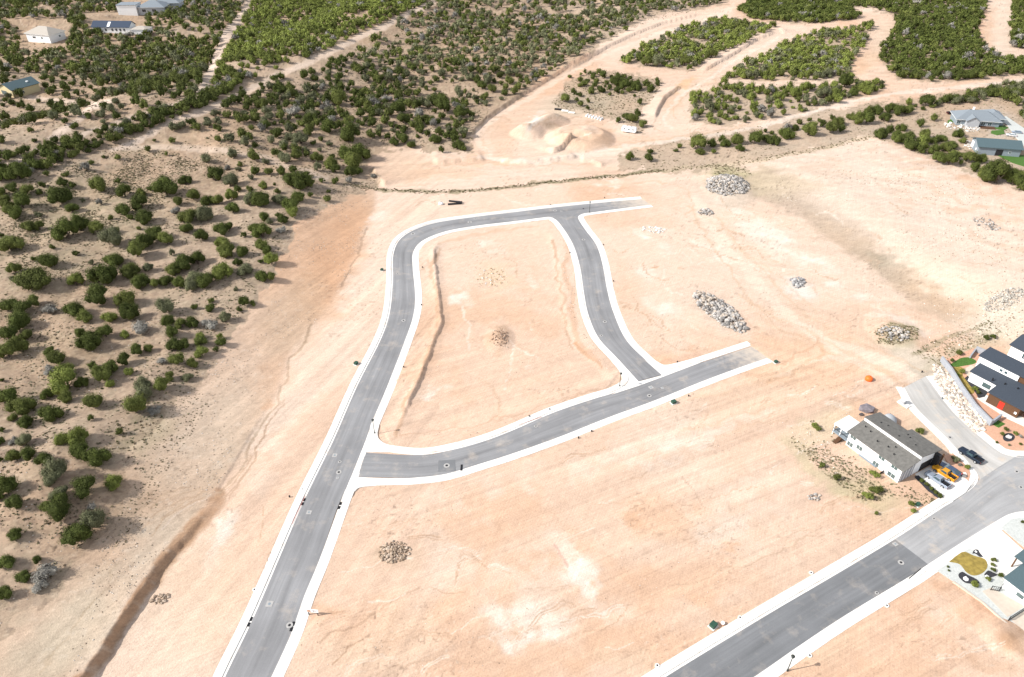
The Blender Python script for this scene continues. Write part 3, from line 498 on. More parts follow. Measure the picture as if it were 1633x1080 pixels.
def ribbon(name, p, rows, closed, m, label):
    """rows: (offset, z) cross-section swept along p"""
    cols = [np.c_[offset(p, d, closed), np.full(len(p), z)] for d, z in rows]; n = len(p); K = len(rows)
    V = np.stack(cols, 1).reshape(-1, 3); F_ = []
    for i in range(n if closed else n - 1):
        for k in range(K - 1): a = i * K + k; b = ((i + 1) % n) * K + k; F_.append((a, a + 1, b + 1, b))
    o = npmesh(name, V, np.array(F_), m); import bmesh as _b; bm = _b.new(); bm.from_mesh(o.data)
    _b.ops.recalc_face_normals(bm, faces=bm.faces[:])
    if sum(f.normal.z for f in bm.faces) < 0: _b.ops.reverse_faces(bm, faces=bm.faces[:])
    bm.to_mesh(o.data); bm.free(); return tag(o, label, 'pavement' if name == 'pavement' else 'gutter', None, 'structure')
names = dict(main='outer side of the curved street', island='round the empty inner block', south='south side of the cross street', east='round the eastern lots', lot='north side of the dark street', yard='round the red gravel yard', corner='south side of the dark street')
KERBS = []
for pts, side, key in BOUNDS:
    closed = side == 'loop'; p = FL(pts)
    if closed:
        p = np.vstack([p, p[:1]]); p = smooth(p, 5)[:-1]; p = np.array(resample(np.vstack([p, p[:1]]), int(plen(p) / 1.0)))[:-1]; sgn = -1
        ar = .5 * np.sum(p[:, 0] * np.roll(p[:, 1], -1) - np.roll(p[:, 0], -1) * p[:, 1]); sgn = 1 if ar > 0 else -1
    else: p = smooth(p, 6); p = resample(p, int(plen(p) / 1.0)); sgn = side
    KERBS.append((key, p, sgn))
    ribbon('gutter', p, [(0 * sgn, -.2), (0 * sgn, .012), (.55 * sgn, -.015)], closed, 'concrete', 'concrete gutter ' + names[key])
    ribbon('pavement', p, [(.55 * sgn, -.3), (.58 * sgn, .13), (.9 * sgn, .14), (2.3 * sgn, .15), (2.33 * sgn, -.4)], closed, 'concrete', 'white concrete kerb and pavement ' + names[key])
def flat(name, px, z, m, label=None, kind='structure', cat=None, th=.2, parent=None, sm=0):
    q = FL(px); 
    if sm: q = smooth(np.vstack([q, q[:1]]), sm)[:-1]
    o = MB().slab([(a, b, z) for a, b in q], th).build(name, m, parent); return tag(o, label, cat, None, kind)
flat('cross_gutter', [(590,683),(583,703),(561,758),(543,800),(548,790),(556,777),(568,769),(592,765),(625,763.5),(571.5,761),(583.8,721.5),(625,721),(604,715.5),(592,706),(588.5,698),(589,690)], .028, 'concrete', 'white concrete gutter apron across the mouth of the cross street', cat='pavement', th=.15)
flat('cross_gutter', [(985,572),(1018.5,608.6),(1056,598.6),(1028,574),(1043,585),(1055,590),(1068,590.5),(1085,587),(1121,577),(1061,599.8),(1018,615.6),(975,629.5),(994,619.5),(1003,611.5),(1005,603),(1000,591.5)], .028, 'concrete', 'white concrete gutter apron at the foot of the side street', cat='pavement', th=.15)
# ------------------------------------------------------------------ junipers
def ico(sub):
    import bmesh as _b; bm = _b.new(); _b.ops.create_icosphere(bm, subdivisions=sub, radius=1)
    v = np.array([q.co[:] for q in bm.verts]); f = np.array([[q.index for q in g.verts] for g in bm.faces]); bm.free(); return v, f
ICO1, ICO2 = ico(1), ico(2)
def crown_geo(rng, nleaf, leaf, lobes, core=ICO2, tall=.8, gap=.0):
    """unit-width crown: lobed dark core plus many leaf sprays spread through the shell; returns V,F,col"""
    L = []
    for k in range(lobes):
        a = rng.random() * 6.283; r = (rng.random() ** .6) * .30 if k else 0; s = .19 + rng.random() * .12 if k else .27
        z = tall * (.30 + rng.random() * .38) * (1 - r * .9); s *= 1 if lobes < 8 else .84; L.append((r * math.cos(a) * 1.15, r * math.sin(a) * 1.15, max(z, s * .75), s, s * (.8 + .4 * rng.random()), s * (.8 + rng.random() * .5)))
    L = np.array(L); Vs, Fs, Cs = [], [], []; o = 0
    for l in L:
        v = core[0].copy(); n = fbm(v[:, 0] * 2 + l[0] * 9, v[:, 1] * 2 + v[:, 2] * 2.3, .7, 2, 5); v = v * (.46 + .55 * n)[:, None] * l[3:6] + l[:3]
        v[:, 2] = np.maximum(v[:, 2], .03); Vs.append(v); Fs.append(core[1] + o); o += len(v); Cs.append(np.full(len(v), .8))
    w_ = L[:, 3] ** 2; pk = rng.choice(len(L), nleaf, p=w_ / w_.sum()); d = rng.normal(size=(nleaf, 3)); d /= np.linalg.norm(d, axis=1)[:, None]; d[:, 2] = np.where(d[:, 2] < -.35, -d[:, 2], d[:, 2])
    rr = .66 + .62 * rng.random(nleaf) ** 1.5; c = L[pk, :3] + d * L[pk, 3:6] * rr[:, None]
    clump = vnoise(c[:, 0] * 9 + 50, c[:, 1] * 9 + c[:, 2] * 7 + 50, 3); keep = clump > gap; c = c[keep]; d = d[keep]; clump = clump[keep]; m = len(c)
    c[:, 2] = np.maximum(c[:, 2], leaf * .4)
    t = np.cross(d, rng.normal(size=(m, 3))); t /= np.linalg.norm(t, axis=1)[:, None]; b = np.cross(d, t); tilt = (rng.random(m) - .5)[:, None] * 1.5
    t2 = t + d * tilt; sz = leaf * (.6 + .8 * rng.random(m))[:, None]; b2 = b + d * (rng.random(m) - .5)[:, None] * 1.2
    q = np.stack([c - t2 * sz, c + b2 * sz * .6, c + t2 * sz + d * sz * .5], 1).reshape(-1, 3)
    Vs.append(q); Fs.append(np.arange(3 * m).reshape(-1, 3) + o); tone = .62 + .62 * clump + (rng.random(m) - .5) * .5; Cs.append(np.repeat(tone, 3))
    return np.vstack(Vs), np.vstack(Fs), np.concatenate(Cs)
TONES = [(.074,.090,.020), (.108,.122,.030), (.142,.145,.075), (.22,.205,.175), (.160,.185,.042)]   # dark, olive, grey-green, bare grey, bright
NEAR = [crown_geo(np.random.default_rng(50 + k), 3600, .030, 9 + k % 5, ICO2, (.74,.82,.7,.88,.66,.78,.9,.72)[k], .12) for k in range(8)]
BARE = [crown_geo(np.random.default_rng(80 + k), 700, .035, 6, ICO1, .62, .35) for k in range(2)]
MID = [crown_geo(np.random.default_rng(120 + k), 420, .060, 6 + k % 3, ICO1, .8, .1) for k in range(8)]
FAR = [crown_geo(np.random.default_rng(150 + k), 120, .11, 4, ICO1, .8, .1) for k in range(8)]
_mc = {}
def crown_mesh(kind, k, tone):
    if (kind, k, tone) in _mc: return _mc[kind, k, tone]
    V, Fq, c = (NEAR if kind == 'n' else BARE)[k]; cc = c[:, None] * np.array(TONES[tone]); o = npmesh('crown', V, Fq, 'leaf', cc); me = o.data; bpy.data.objects.remove(o); _mc[kind, k, tone] = me; return me
def trunk_mesh():
    b = MB()
    b.loft([[(r * math.cos(a) + x, r * math.sin(a) + y, z) for a in np.linspace(0, 6.283, 7)[:-1]] for x, y, z, r in ((0,0,-.12,.05), (.01,0,.1,.035), (.03,.02,.3,.022), (.02,.04,.5,.01))])
    for a0 in (0.4, 2.5, 4.4): b.loft([[(x * math.cos(a0) + r * math.cos(a), x * math.sin(a0) + r * math.sin(a), z) for a in np.linspace(0, 6.283, 6)[:-1]] for x, z, r in ((0,.04,.02), (.12,.2,.014), (.24,.36,.006))])
    o = b.build('trunk', 'bark'); me = o.data; bpy.data.objects.remove(o); return me
TRUNK = trunk_mesh()
# surveyed crowns: tile origin | x y width (4x enlarged), g = greyish, b = bare grey, y = bright
SURVEY = {
(0,270): '30 30 110;130 30 120;85 120 75;180 140 80;255 150 50;375 165 150;300 30 45;400 85 70;465 105 55;420 30 50;270 100 40;640 105 110;755 70 50;795 145 90;960 118 50;1060 120 150;1040 65 45;1180 65 80;1370 45 110;1465 80 100g;905 215 110;900 150 60;790 255 90;460 248 80;710 308 38;840 305 50;925 305 110;890 375 35;1230 170 80;1140 205 65;1320 200 80;1390 205 70;1470 170 80y;1120 260 80b;1210 300 120;1190 380 85;1320 295 110g;1480 245 90;1600 190 90g;1410 390 90;1460 370 60;1410 470 90y;1450 520 120;1550 520 90;1550 420 45;1620 370 70;1285 425 85;60 210 100;150 215 110;60 265 70;120 285 85;185 365 85;255 370 60;515 360 120;440 400 150;620 385 90;740 390 50;725 445 130g;75 475 150;10 420 40;990 410 110;935 460 120;875 525 110;1065 450 90;215 570 40;90 628 85;310 590 120;235 680 190;720 575 120;665 670 160;490 710 100y;835 640 120;945 625 70g;1110 630 100;1180 600 120;1260 575 100;1240 680 110g;900 710 110;985 730 60;1060 710 90;1150 720 80;1210 740 80g;1320 710 110;1430 640 140y;1510 590 60;1560 635 100g;640 810 145;805 825 120;70 870 110;155 885 120;230 845 75;335 875 110b;470 895 120;550 935 100;700 935 85y;830 915 120;915 995 140b;1055 880 110g;1240 870 50;1345 835 50;1345 880 65;1555 845 75;1610 855 50;1520 888 40;1080 960 90;1160 985 70;1225 970 85;1340 965 110b;1435 945 80g;150 965 135;1095 1040 90;520 1035 70;580 1060 90;675 1035 100;800 1050 60y;70 1050 110;180 1060 80;20 150 60;640 215 50b;1275 1060 60y;1400 1065 50y',
(0,540): '60 85 120;130 40 110;575 25 130;325 75 70;360 130 110;330 185 90b;430 200 110y;440 270 170y;525 275 80;430 370 90;880 75 80;950 65 60;1100 40 100;1175 35 90;1275 20 80;1410 25 70;1375 65 50;1285 85 90y;1130 135 100;1035 130 75b;1230 155 70;800 140 80;820 210 60y;720 180 100;655 230 120;710 285 60y;1095 240 65;1195 245 70g;305 350 80;920 290 110g;930 345 110g;1030 300 100;870 435 140;990 450 90b;595 405 120;335 470 130;60 370 130;150 420 150;170 525 90;90 505 60;20 580 40;0 650 60;100 640 70b;170 650 90g;180 740 100;500 620 130y;410 640 90y;520 700 110;625 740 150;90 745 90;280 770 100;0 770 50;370 840 150g;345 890 100g;730 905 110y;555 940 150;50 930 140;110 1030 110;390 980 110g;400 1040 110;300 1060 70;580 1060 80b;10 1000 60',
(0,810): '400 5 150;490 155 180;590 80 160g;110 160 95;40 345 110;235 330 60;310 370 170b;270 460 120b;155 425 90;45 530 95',
(410,270): '75 20 60;160 15 60;270 75 150;210 60 80;330 85 70;415 70 45;455 140 35;590 20 80;650 10 60;740 45 50b;45 105 60y;135 140 50;40 200 120;110 95 25;270 180 90;220 230 110;230 275 80y;165 320 75;160 380 70b;40 310 70;40 400 120;30 480 80;70 520 60;95 580 85y;25 580 40;35 680 80;90 690 60;500 5 60',
(410,0): '1170 960 50;1255 855 60;1280 920 80;1310 945 45;1430 550 60;1490 565 65;1400 510 60;1550 530 40;1450 610 45;660 970 130;560 985 110;470 1040 90;620 1035 130;250 990 80;175 1010 80g;380 1000 80;40 665 80;210 560 70;465 810 110;600 860 140;520 640 110;700 700 70;935 880 80;870 900 70;980 925 60;830 870 50;1080 850 50;1130 880 80;1160 840 60;1070 750 60;1040 825 60;1290 720 100;225 700 110b;815 620 80b;625 420 60;1190 680 110;340 750 90;890 690 100;930 760 80;1020 870 35;280 890 90g;330 840 70',
(820,0): '735 1000 60;868 960 55;855 1005 60;1050 930 40;1025 955 35;1160 920 110;1255 910 70;1340 910 70;1420 890 90;1520 890 90;1600 880 70;1430 940 60;1180 960 60;795 650 50;710 740 70;750 755 80;780 720 50;660 765 50;815 790 60;690 372 45;560 480 60;910 535 35;465 510 45;500 495 40;515 540 40;550 570 60;605 560 45;660 515 100;650 575 60;700 550 70;775 550 80;840 540 60;870 570 60;320 630 70;375 590 50;410 600 50;415 660 50;395 635 35;465 645 35;465 690 35;610 600 30;690 590 35;765 610 25;1350 485 40;25 550 60;30 485 50;620 225 40;710 185 45;780 375 60;840 400 70;900 400 80g;740 355 50;1080 400 70;1110 440 40;1250 350 70;1325 320 35',
(1223,0): '120 850 100;40 895 80;175 810 60;260 830 100;290 790 60;400 820 90;350 790 60;450 770 80;470 820 60;570 760 90;630 760 90;690 700 80;740 750 80;640 710 60;780 700 70;830 710 80;890 700 80;1000 650 90;990 690 40;1050 670 50;25 560 60g;70 620 80y;240 560 70y;180 590 80y;360 600 90g;420 600 80y;490 530 90;550 590 70;620 570 90y;720 555 40;1150 1020 100;1060 960 70;980 960 60;1000 860 70;1050 750 60;970 790 60;1210 850 70;1280 1010 90;1360 1010 80;1440 1060 80;1310 1060 60;720 850 90;820 880 90;900 860 70;920 930 90;850 810 70;780 830 60;1100 880 70;1160 920 80;1120 940 80;1240 890 60;1090 1010 90',
(1223,270): '1450 40 170;1400 30 120;1560 70 110;1620 60 90;1310 5 40;1610 120 60',
}
HB = [(1445,742,110,62,-36)]                         # keep random trees off houses
TREES = []                                             # px base, py base, width m, tone, shape
for (ox, oy), txt in SURVEY.items():
    for q in txt.split(';'):
        a, b_, c = q.split(); tn = {'g': 2, 'b': 3, 'y': 4}.get(c[-1]); c = float(c.rstrip('gby')); W = c / 3.983; px = ox + float(a) / 3.983; py = oy + float(b_) / 3.983
        TREES.append([px, py + .27 * W, W, tn if tn is not None else random.choice((0,0,1)), 1])
# random woodland inside the surveyed outlines: polygon, spacing m, mean width m, tones
WOODS = [
 (qs('-260,-110 420,-110 395,30 360,60 340,110 318,150 240,150 0,95 -260,100'), 6.2, 5.4, (0,1,1,2)), (qs('-260,60 130,80 310,140 330,158 250,190 120,240 60,262 -260,280'), 8.8, 5.0, (0,0,1,2)),
 (qs('385,40 430,-110 760,-110 690,0 600,42 520,80 440,116 370,152 335,160 345,120'), 4.6, 4.8, (4,4,1,4)), (qs('-200,330 -200,285 60,236 140,210 250,176 330,150 400,118 380,140 330,170 240,205 150,242 60,275'), 3.7, 4.8, (0,1,1)),
 (qs('700,4 760,-110 1180,-110 1150,6 1040,24 990,44 900,100 840,140 780,176 700,150 620,120 560,90 600,50'), 7.2, 5.0, (2,0,1,2)), (qs('560,92 620,120 700,150 770,180 745,200 740,225 690,228 600,222 440,190 350,172 420,136 500,100'), 6.5, 5.2, (0,2,0,1)),
 (qs('340,178 440,190 590,222 575,270 500,262 400,240 320,225 260,205'), 7.2, 5.2, (0,2,1)), (qs('290,250 400,244 500,264 585,276 560,305 490,335 445,400 420,430 400,330 340,290'), 9.5, 4.6, (0,1,2)), (qs('-100,330 60,300 300,300 380,420 380,500 250,560 -100,560'), 13, 2.4, (0,1,2)), (qs('-100,560 250,560 200,700 100,860 -100,980'), 13, 2.4, (0,1,2)), (qs('20,290 180,245 260,215 330,240 300,262 150,268 60,300'), 13, 3.6, (0,1)),
 (WILD['p1'], 5.1, 4.8, (4,4,2,4,1)), (WILD['p2'], 4.9, 4.8, (4,4,2,4,1)), (WILD['p3'], 5.8, 4.8, (4,4,1,2)), (WILD['p4'], 4.0, 5.0, (0,0,1)), (WILD['p5'], 4.5, 5.2, (0,0,1,0)), (WILD['p6'], 4.2, 5, (0,0,1)),
 (qs('1480,165 1640,130 1760,130 1760,200 1640,200 1600,178 1560,170 1500,172'), 4.8, 5.2, (0,1,2)), (qs('1392,214 1480,222 1550,258 1640,290 1640,304 1560,276 1500,258 1440,238'), 5.6, 5.0, (1,4,0)),
 (qs('1110,235 1200,216 1290,192 1400,176 1500,155 1500,172 1400,186 1290,210 1200,236 1120,250'), 8, 4.4, (1,4,0)), (qs('905,125 940,116 1000,122 1050,134 1010,150 940,150'), 8, 4.2, (0,1)),
 (qs('1240,-112 1760,-112 1760,-200 1000,-200'), 9, 5, (0,1)), (qs('-400,60 -260,60 -260,300 -300,420 -400,420'), 10, 5, (0,1)),
]
CLEAR = [qs('30,118 70,118 75,152 0,156'), qs('36,30 112,30 112,84 30,84'), qs('140,20 235,22 240,58 200,60 140,52'), qs('195,-6 262,-10 262,26 195,30'), qs('1500,168 1610,162 1640,205 1640,262 1545,262 1530,230 1485,205'), qs('845,165 1000,165 1030,215 900,240')]
_spx = []; _n0 = len(TREES)
def near_line(px, py, extra=0):
    for ln, wpx, c, st in LINES[:7]:
        if float(pdist(np.array([px]), np.array([py]), np.array(ln))[0][0]) < wpx * .62 + extra: return True
    return False
_ex = P([t[0] for t in TREES], [t[1] for t in TREES]); _exr = np.array([t[2] / pxm(t[1]) for t in TREES]) * .5
grid = {}
def occupied(x, y, r):
    g = 8; i, j = int(x // g), int(y // g)
    for a in (-1, 0, 1):
        for b_ in (-1, 0, 1):
            for qx, qy, qr in grid.get((i + a, j + b_), ()):
                if (qx - x) ** 2 + (qy - y) ** 2 < (qr + r) ** 2: return True
    return False
def occupy(x, y, r): grid.setdefault((int(x // 8), int(y // 8)), []).append((x, y, r))
for e, r in zip(_ex, _exr): occupy(e[0], e[1], r)
for poly, sp, mw, tones in WOODS:
    pw = P([a for a, b_ in poly], [b_ for a, b_ in poly])[:, :2]; lo, hi = pw.min(0), pw.max(0); n = int((hi[0] - lo[0]) * (hi[1] - lo[1]) / (sp * sp) * 3.0)
    n = min(n, 40000); c = RNG.random((n, 2)) * (hi - lo) + lo; zz = hfast(c[:, 0], c[:, 1]); u, v = proj(c[:, 0], c[:, 1], zz); ok = inpoly(u, v, poly) & (c[:, 1] < 1500)
    for q in CLEAR: ok &= ~inpoly(u, v, q)
    dn = fbm(c[:, 0], c[:, 1], 24, 3, 201); sp_ = sp; ok &= RNG.random(n) < (sst(.22, .55, dn) + .12 if sp > 4.5 else 1)
    for ln, wpx, cc, st in LINES[:7]: ok &= pdist(u, v, np.array(ln))[0] > wpx * .75
    for x, y, z, a, b_ in np.stack([c[:, 0], c[:, 1], zz, u, v], 1)[ok]:
        W = mw * (.55 + .75 * random.random()); 
        if occupied(x, y, sp * .25 + (W - mw) * .2): continue
        occupy(x, y, sp * .25 + (W - mw) * .2); TREES.append([a, b_, W, random.choice(tones) if random.random() > .04 else 3, 0, x, y, z])
ORD = ['leftmost', 'second from the left', 'third from the left', 'fourth from the left', 'fifth from the left', 'sixth from the left', 'seventh from the left', 'eighth from the left', 'ninth from the left', 'tenth from the left', 'eleventh from the left', 'twelfth from the left', 'thirteenth from the left', 'fourteenth from the left', 'fifteenth from the left', 'sixteenth from the left', 'seventeenth from the left', 'eighteenth from the left']
PLACES = [(30,935,'in the bottom left corner'),(130,850,'at the scraped slope above the brown bank'),(35,800,'just above the bottom left corner'),(150,740,'just left of the rough scraped slope'),(30,650,'at left edge level with cross street'),(110,600,'high in the lower left hillside'),(225,650,'on the point beside the scraped slope'),(180,590,'in the middle of the left hillside'),(300,570,'at the hillside foot by graded slope'),
 (30,510,'at left edge of the bare hillside'),(140,500,'on bare hillside, far left of curve'),(220,520,'in the group above scraped slope'),(330,500,'by lower edge of orange cut slope'),(60,440,'on the pale bare knoll at far left'),(180,440,'in the long clump on the left hillside'),(290,440,'in the big thicket on the left hillside'),(390,430,'beside the middle of orange cut slope'),
 (40,370,'at far left below the small shrubs'),(120,370,'on the pale knoll below the ridge trail'),(240,380,'in the middle row on the left hillside'),(330,370,'in the sparse row left of the curve'),(400,360,'near upper end of orange cut slope'),(30,300,'in dark clump at far left'),(100,300,'on scrubby knoll below the ridge'),(200,310,'on the open knoll below the ridge trail'),(280,300,'below the pale ridge trail'),(360,300,'under the pale side trail'),(460,300,'near the top of the graded slope'),(560,270,'by pale slope under the wooded hill'),
 (450,235,'on the hillside right of the pale trail'),(540,210,'low on the wooded hillside'),(640,230,'at the foot of the wooded hillside'),(720,200,'beside the bend of the dirt haul road'),(640,170,'in the middle of the wooded hillside'),(760,140,'above the dirt haul road bend'),(920,140,'on the scrub islet behind the white pipes'),(1010,190,'beside the white trailer'),(1030,240,'on scrub verge before the haul road'),(1120,235,'at left end of roadside tree row'),(1230,220,'in middle of roadside tree row'),(1330,200,'right of middle in roadside tree row'),(1430,180,'at right end of roadside tree row'),
 (1420,230,'below roadside row near pale bench'),(1490,240,'left of the dark roofed garage'),(1550,262,'in front of the dark roofed garage'),(1600,285,'on rim above the pale bench'),(1130,170,'in left patch by curved dirt track'),(1280,150,'in long patch above main dirt road'),(1500,140,'on far side of main dirt road'),(1560,120,'in the dark wood at upper right'),(1200,120,'in the bright middle wood'),(1060,90,'in the left bright wood'),(350,200,'right beside the ridge trail'),(160,180,'in the valley wood by the pale farm track'),(120,260,'along the dark belt under the ridge'),(230,230,'where the ridge trails fork')]
ORD = [q.replace('from the left', 'from left') for q in ORD]
for t in TREES:
    if len(t) == 5: e = P1(t[0], t[1]); t[2] = t[2] / pxm(t[1]); t += [e.x, e.y, e.z]
    t.append(t[2] * pxm(t[1]))                          # projected size
vis = [t for t in TREES if -10 < t[0] < 1643 and 0 < t[1] < 1100 and t[2] > 0]
vis.sort(key=lambda t: -(t[8] + (6 if t[4] else 0))); IND = vis[:296]; ids = set(map(id, IND)); REST = [t for t in TREES if id(t) not in ids]
groups = {}
for t in IND:
    k = min(range(len(PLACES)), key=lambda i: (PLACES[i][0] - t[0]) ** 2 + (1.6 * (PLACES[i][1] - t[1] + .3 * t[8])) ** 2); groups.setdefault(k, []).append(t)
TN = ['dark green', 'olive green', 'grey green', 'bare grey', 'bright green']
for k, ts in groups.items():
    ts.sort(key=lambda t: t[0]); ws = sorted(t[2] for t in ts)
    for i, t in enumerate(ts):
        size = 'big' if t[2] > 6.4 else ('small' if t[2] < 4.2 else 'rounded'); which = ORD[min(i, 17)] if len(ts) > 1 else 'standing alone'
        if len(ts) > 2 and i == len(ts) - 1: which = 'rightmost'
        bare = t[3] == 3; noun = 'shrub' if bare else 'juniper'
        o = thing('grey_shrub' if bare else 'juniper_tree', f'{size} {TN[t[3]]} {noun}, {which} {PLACES[k][2]}' if len(ts) > 1 else f'{size} {TN[t[3]]} {noun} standing {PLACES[k][2]}', 'shrub' if bare else 'tree', (t[5], t[6], t[7] - .05), random.random() * 6.28, 'junipers on the hillsides')
        sc = t[2] * 1.1; o.scale = (sc, sc, sc * (.78 if bare else random.uniform(.9, 1.2)))
        c = bpy.data.objects.new('crown', crown_mesh('b' if bare else 'n', random.randrange(2 if bare else 8), t[3])); C.objects.link(c); c.parent = o
        c = bpy.data.objects.new('trunk', TRUNK); C.objects.link(c); c.parent = o
def merge(items, variants, name, m):
    Vs, Fs, Cs = [], [], []; o = 0
    for x, y, z, W, H, rot, k, tone in items:
        V, Fq, c = variants[k]; cr, sr = math.cos(rot), math.sin(rot); q = np.empty_like(V); q[:, 0] = (V[:, 0] * cr - V[:, 1] * sr) * W + x; q[:, 1] = (V[:, 0] * sr + V[:, 1] * cr) * W + y; q[:, 2] = V[:, 2] * H + z
        Vs.append(q); Fs.append(Fq + o); o += len(V); Cs.append(c[:, None] * np.array(tone))
    return npmesh(name, np.vstack(Vs).astype(np.float32), np.vstack(Fs), m, np.vstack(Cs))
def js(t): k = random.uniform(.8, 1.25); return tuple(c * k for c in TONES[t[3]])
mids = [(t[5], t[6], t[7] - .1, t[2] * 1.03, t[2] * 1.08 * random.uniform(.85, 1.2), random.random() * 6.28, random.randrange(8), js(t)) for t in REST]
nr = [q for q in mids if q[1] < 470]; fr = [q for q in mids if q[1] >= 470]
print('TREES', len(TREES), 'indiv', len(IND), 'mid', len(nr), 'far', len(fr))
tag(merge(nr, MID, 'juniper_woodland', 'leaf'), 'dense juniper woodland on the ridge and between the dirt roads', 'woodland', None, 'stuff')
tag(merge(fr, FAR, 'distant_woodland', 'leaf'), 'far juniper woodland along the top of the view', 'woodland', None, 'stuff')

# ------------------------------------------------------------------ scrub tufts and loose stones
def tuft_geo(rng, n=16):
    d = rng.normal(size=(n, 3)); d[:, 2] = abs(d[:, 2]) * .9 + .15; d /= np.linalg.norm(d, axis=1)[:, None]; t = np.cross(d, rng.normal(size=(n, 3))); t /= np.linalg.norm(t, axis=1)[:, None]
    q = np.stack([d * .12 - t * .2, d * .12 + t * .2, d * .5], 1).reshape(-1, 3); return q, np.arange(3 * n).reshape(-1, 3), np.repeat(.7 + .6 * rng.random(n), 3)
def stone_geo(rng):
    v = ICO1[0].copy() * (.75 + .5 * rng.random((len(ICO1[0]), 1))) * np.array([.5, .42, .34]); return v, ICO1[1], .85 + .3 * rng.random(len(v))
TUFT = [tuft_geo(np.random.default_rng(300 + k)) for k in range(6)]; STONE = [stone_geo(np.random.default_rng(330 + k)) for k in range(8)]
ico0v = np.array([(1,0,0),(-1,0,0),(0,1,0),(0,-1,0),(0,0,1),(0,0,-1)], float) * .4; ico0f = np.array([(0,2,4),(2,1,4),(1,3,4),(3,0,4),(2,0,5),(1,2,5),(3,1,5),(0,3,5)])
PEB = [(ico0v * (.7 + .6 * np.random.default_rng(350 + k).random((6, 1))), ico0f, np.full(6, 1.)) for k in range(5)]
def scatter(poly, n, dens=None):
    q = np.array(poly, float); lo, hi = q.min(0), q.max(0); w0 = P([a for a, b_ in poly], [b_ for a, b_ in poly])[:, :2]; wl, wh = w0.min(0), w0.max(0); out = []
    c = RNG.random((n * 4, 2)) * (wh - wl) + wl; z = hfast(c[:, 0], c[:, 1]); u, v = proj(c[:, 0], c[:, 1], z); ok = inpoly(u, v, poly)
    if dens is not None: ok &= RNG.random(len(c)) < sst(.4, .65, fbm(c[:, 0], c[:, 1], dens, 3, 401))
    r = np.c_[c, z][ok]; return r[:n]
TC = [(.20,.18,.10), (.26,.22,.135), (.30,.25,.16), (.14,.135,.065), (.22,.165,.11), (.27,.255,.165)]
its = []
for poly, n, lo, hi, dn in ((qs('-60,1060 -60,300 60,270 250,205 330,240 480,330 430,430 350,560 240,690 200,800 90,920 0,1000'), 9000, .3, 1.1, 12), (qs('0,300 180,245 260,240 330,260 300,330 180,360 40,380'), 3500, .5, 1.2, 9), (qs('20,330 180,330 180,450 20,450'), 1600, .4, 1.0, 9),
   (WILD['islet'], 1300, .7, 1.5, None), (WILD['verge'], 2200, .6, 1.3, 14), (qs('350,170 560,90 780,178 740,240 600,230 500,300 420,280 320,230'), 3500, .6, 1.5, None), (qs('560,90 700,4 1150,-60 1150,6 1000,46 850,140 780,176'), 3500, .8, 1.7, None),
   (qs('-100,290 -100,60 330,60 330,150 200,220'), 2600, .8, 1.7, None), (WILD['right'], 900, .6, 1.4, None), (qs('1392,526 1420,515 1465,522 1462,542 1430,550 1400,548'), 350, .5, 1.2, None), (qs('1140,262 1190,266 1200,280 1140,285'), 200, .5, 1.4, None),
   (qs('480,300 600,286 600,300 520,320'), 300, .4, 1.1, None), (qs('1450,560 1500,540 1590,505 1600,530 1500,590'), 500, .4, 1.0, None), (qs('1258,672 1290,665 1320,690 1370,735 1420,760 1500,800 1480,806 1420,800 1370,798 1310,752 1262,705'), 900, .35, .95, 7),
   (qs('150,862 205,790 240,690 300,612 340,640 260,760 250,810 190,880'), 500, .3, .7, None)):
    for x, y, z in scatter(poly, n, dn): its.append((x, y, z - .03, W := lo + (hi - lo) * random.random() ** 1.7, W * .6, random.random() * 6.28, random.randrange(6), random.choice(TC)))
for ln, n, wd in ((qs('560,295 600,302 680,306 740,305 800,300 860,292 920,286 1000,279 1060,272'), 700, 2.2), (qs('1060,272 1120,266 1200,258 1300,238 1400,216'), 350, 4)):
    pl = P([a for a, b_ in ln], [b_ for a, b_ in ln])[:, :2]; pl = resample(pl, n) + RNG.normal(size=(n, 2)) * wd * .35
    for (x, y), z in zip(pl, hfast(pl[:, 0], pl[:, 1])): its.append((x, y, z - .03, W := random.uniform(.4, 1.3), W * .7, 0., random.randrange(6), random.choice(TC[:5])))
tag(merge(its, TUFT, 'sagebrush_scrub', 'tuft'), 'low dry sagebrush and grass tufts dotted over the natural ground', 'scrub', None, 'stuff')
its = []; SC = [(.42,.35,.28), (.5,.43,.35), (.3,.22,.16), (.22,.17,.12), (.56,.51,.45)]
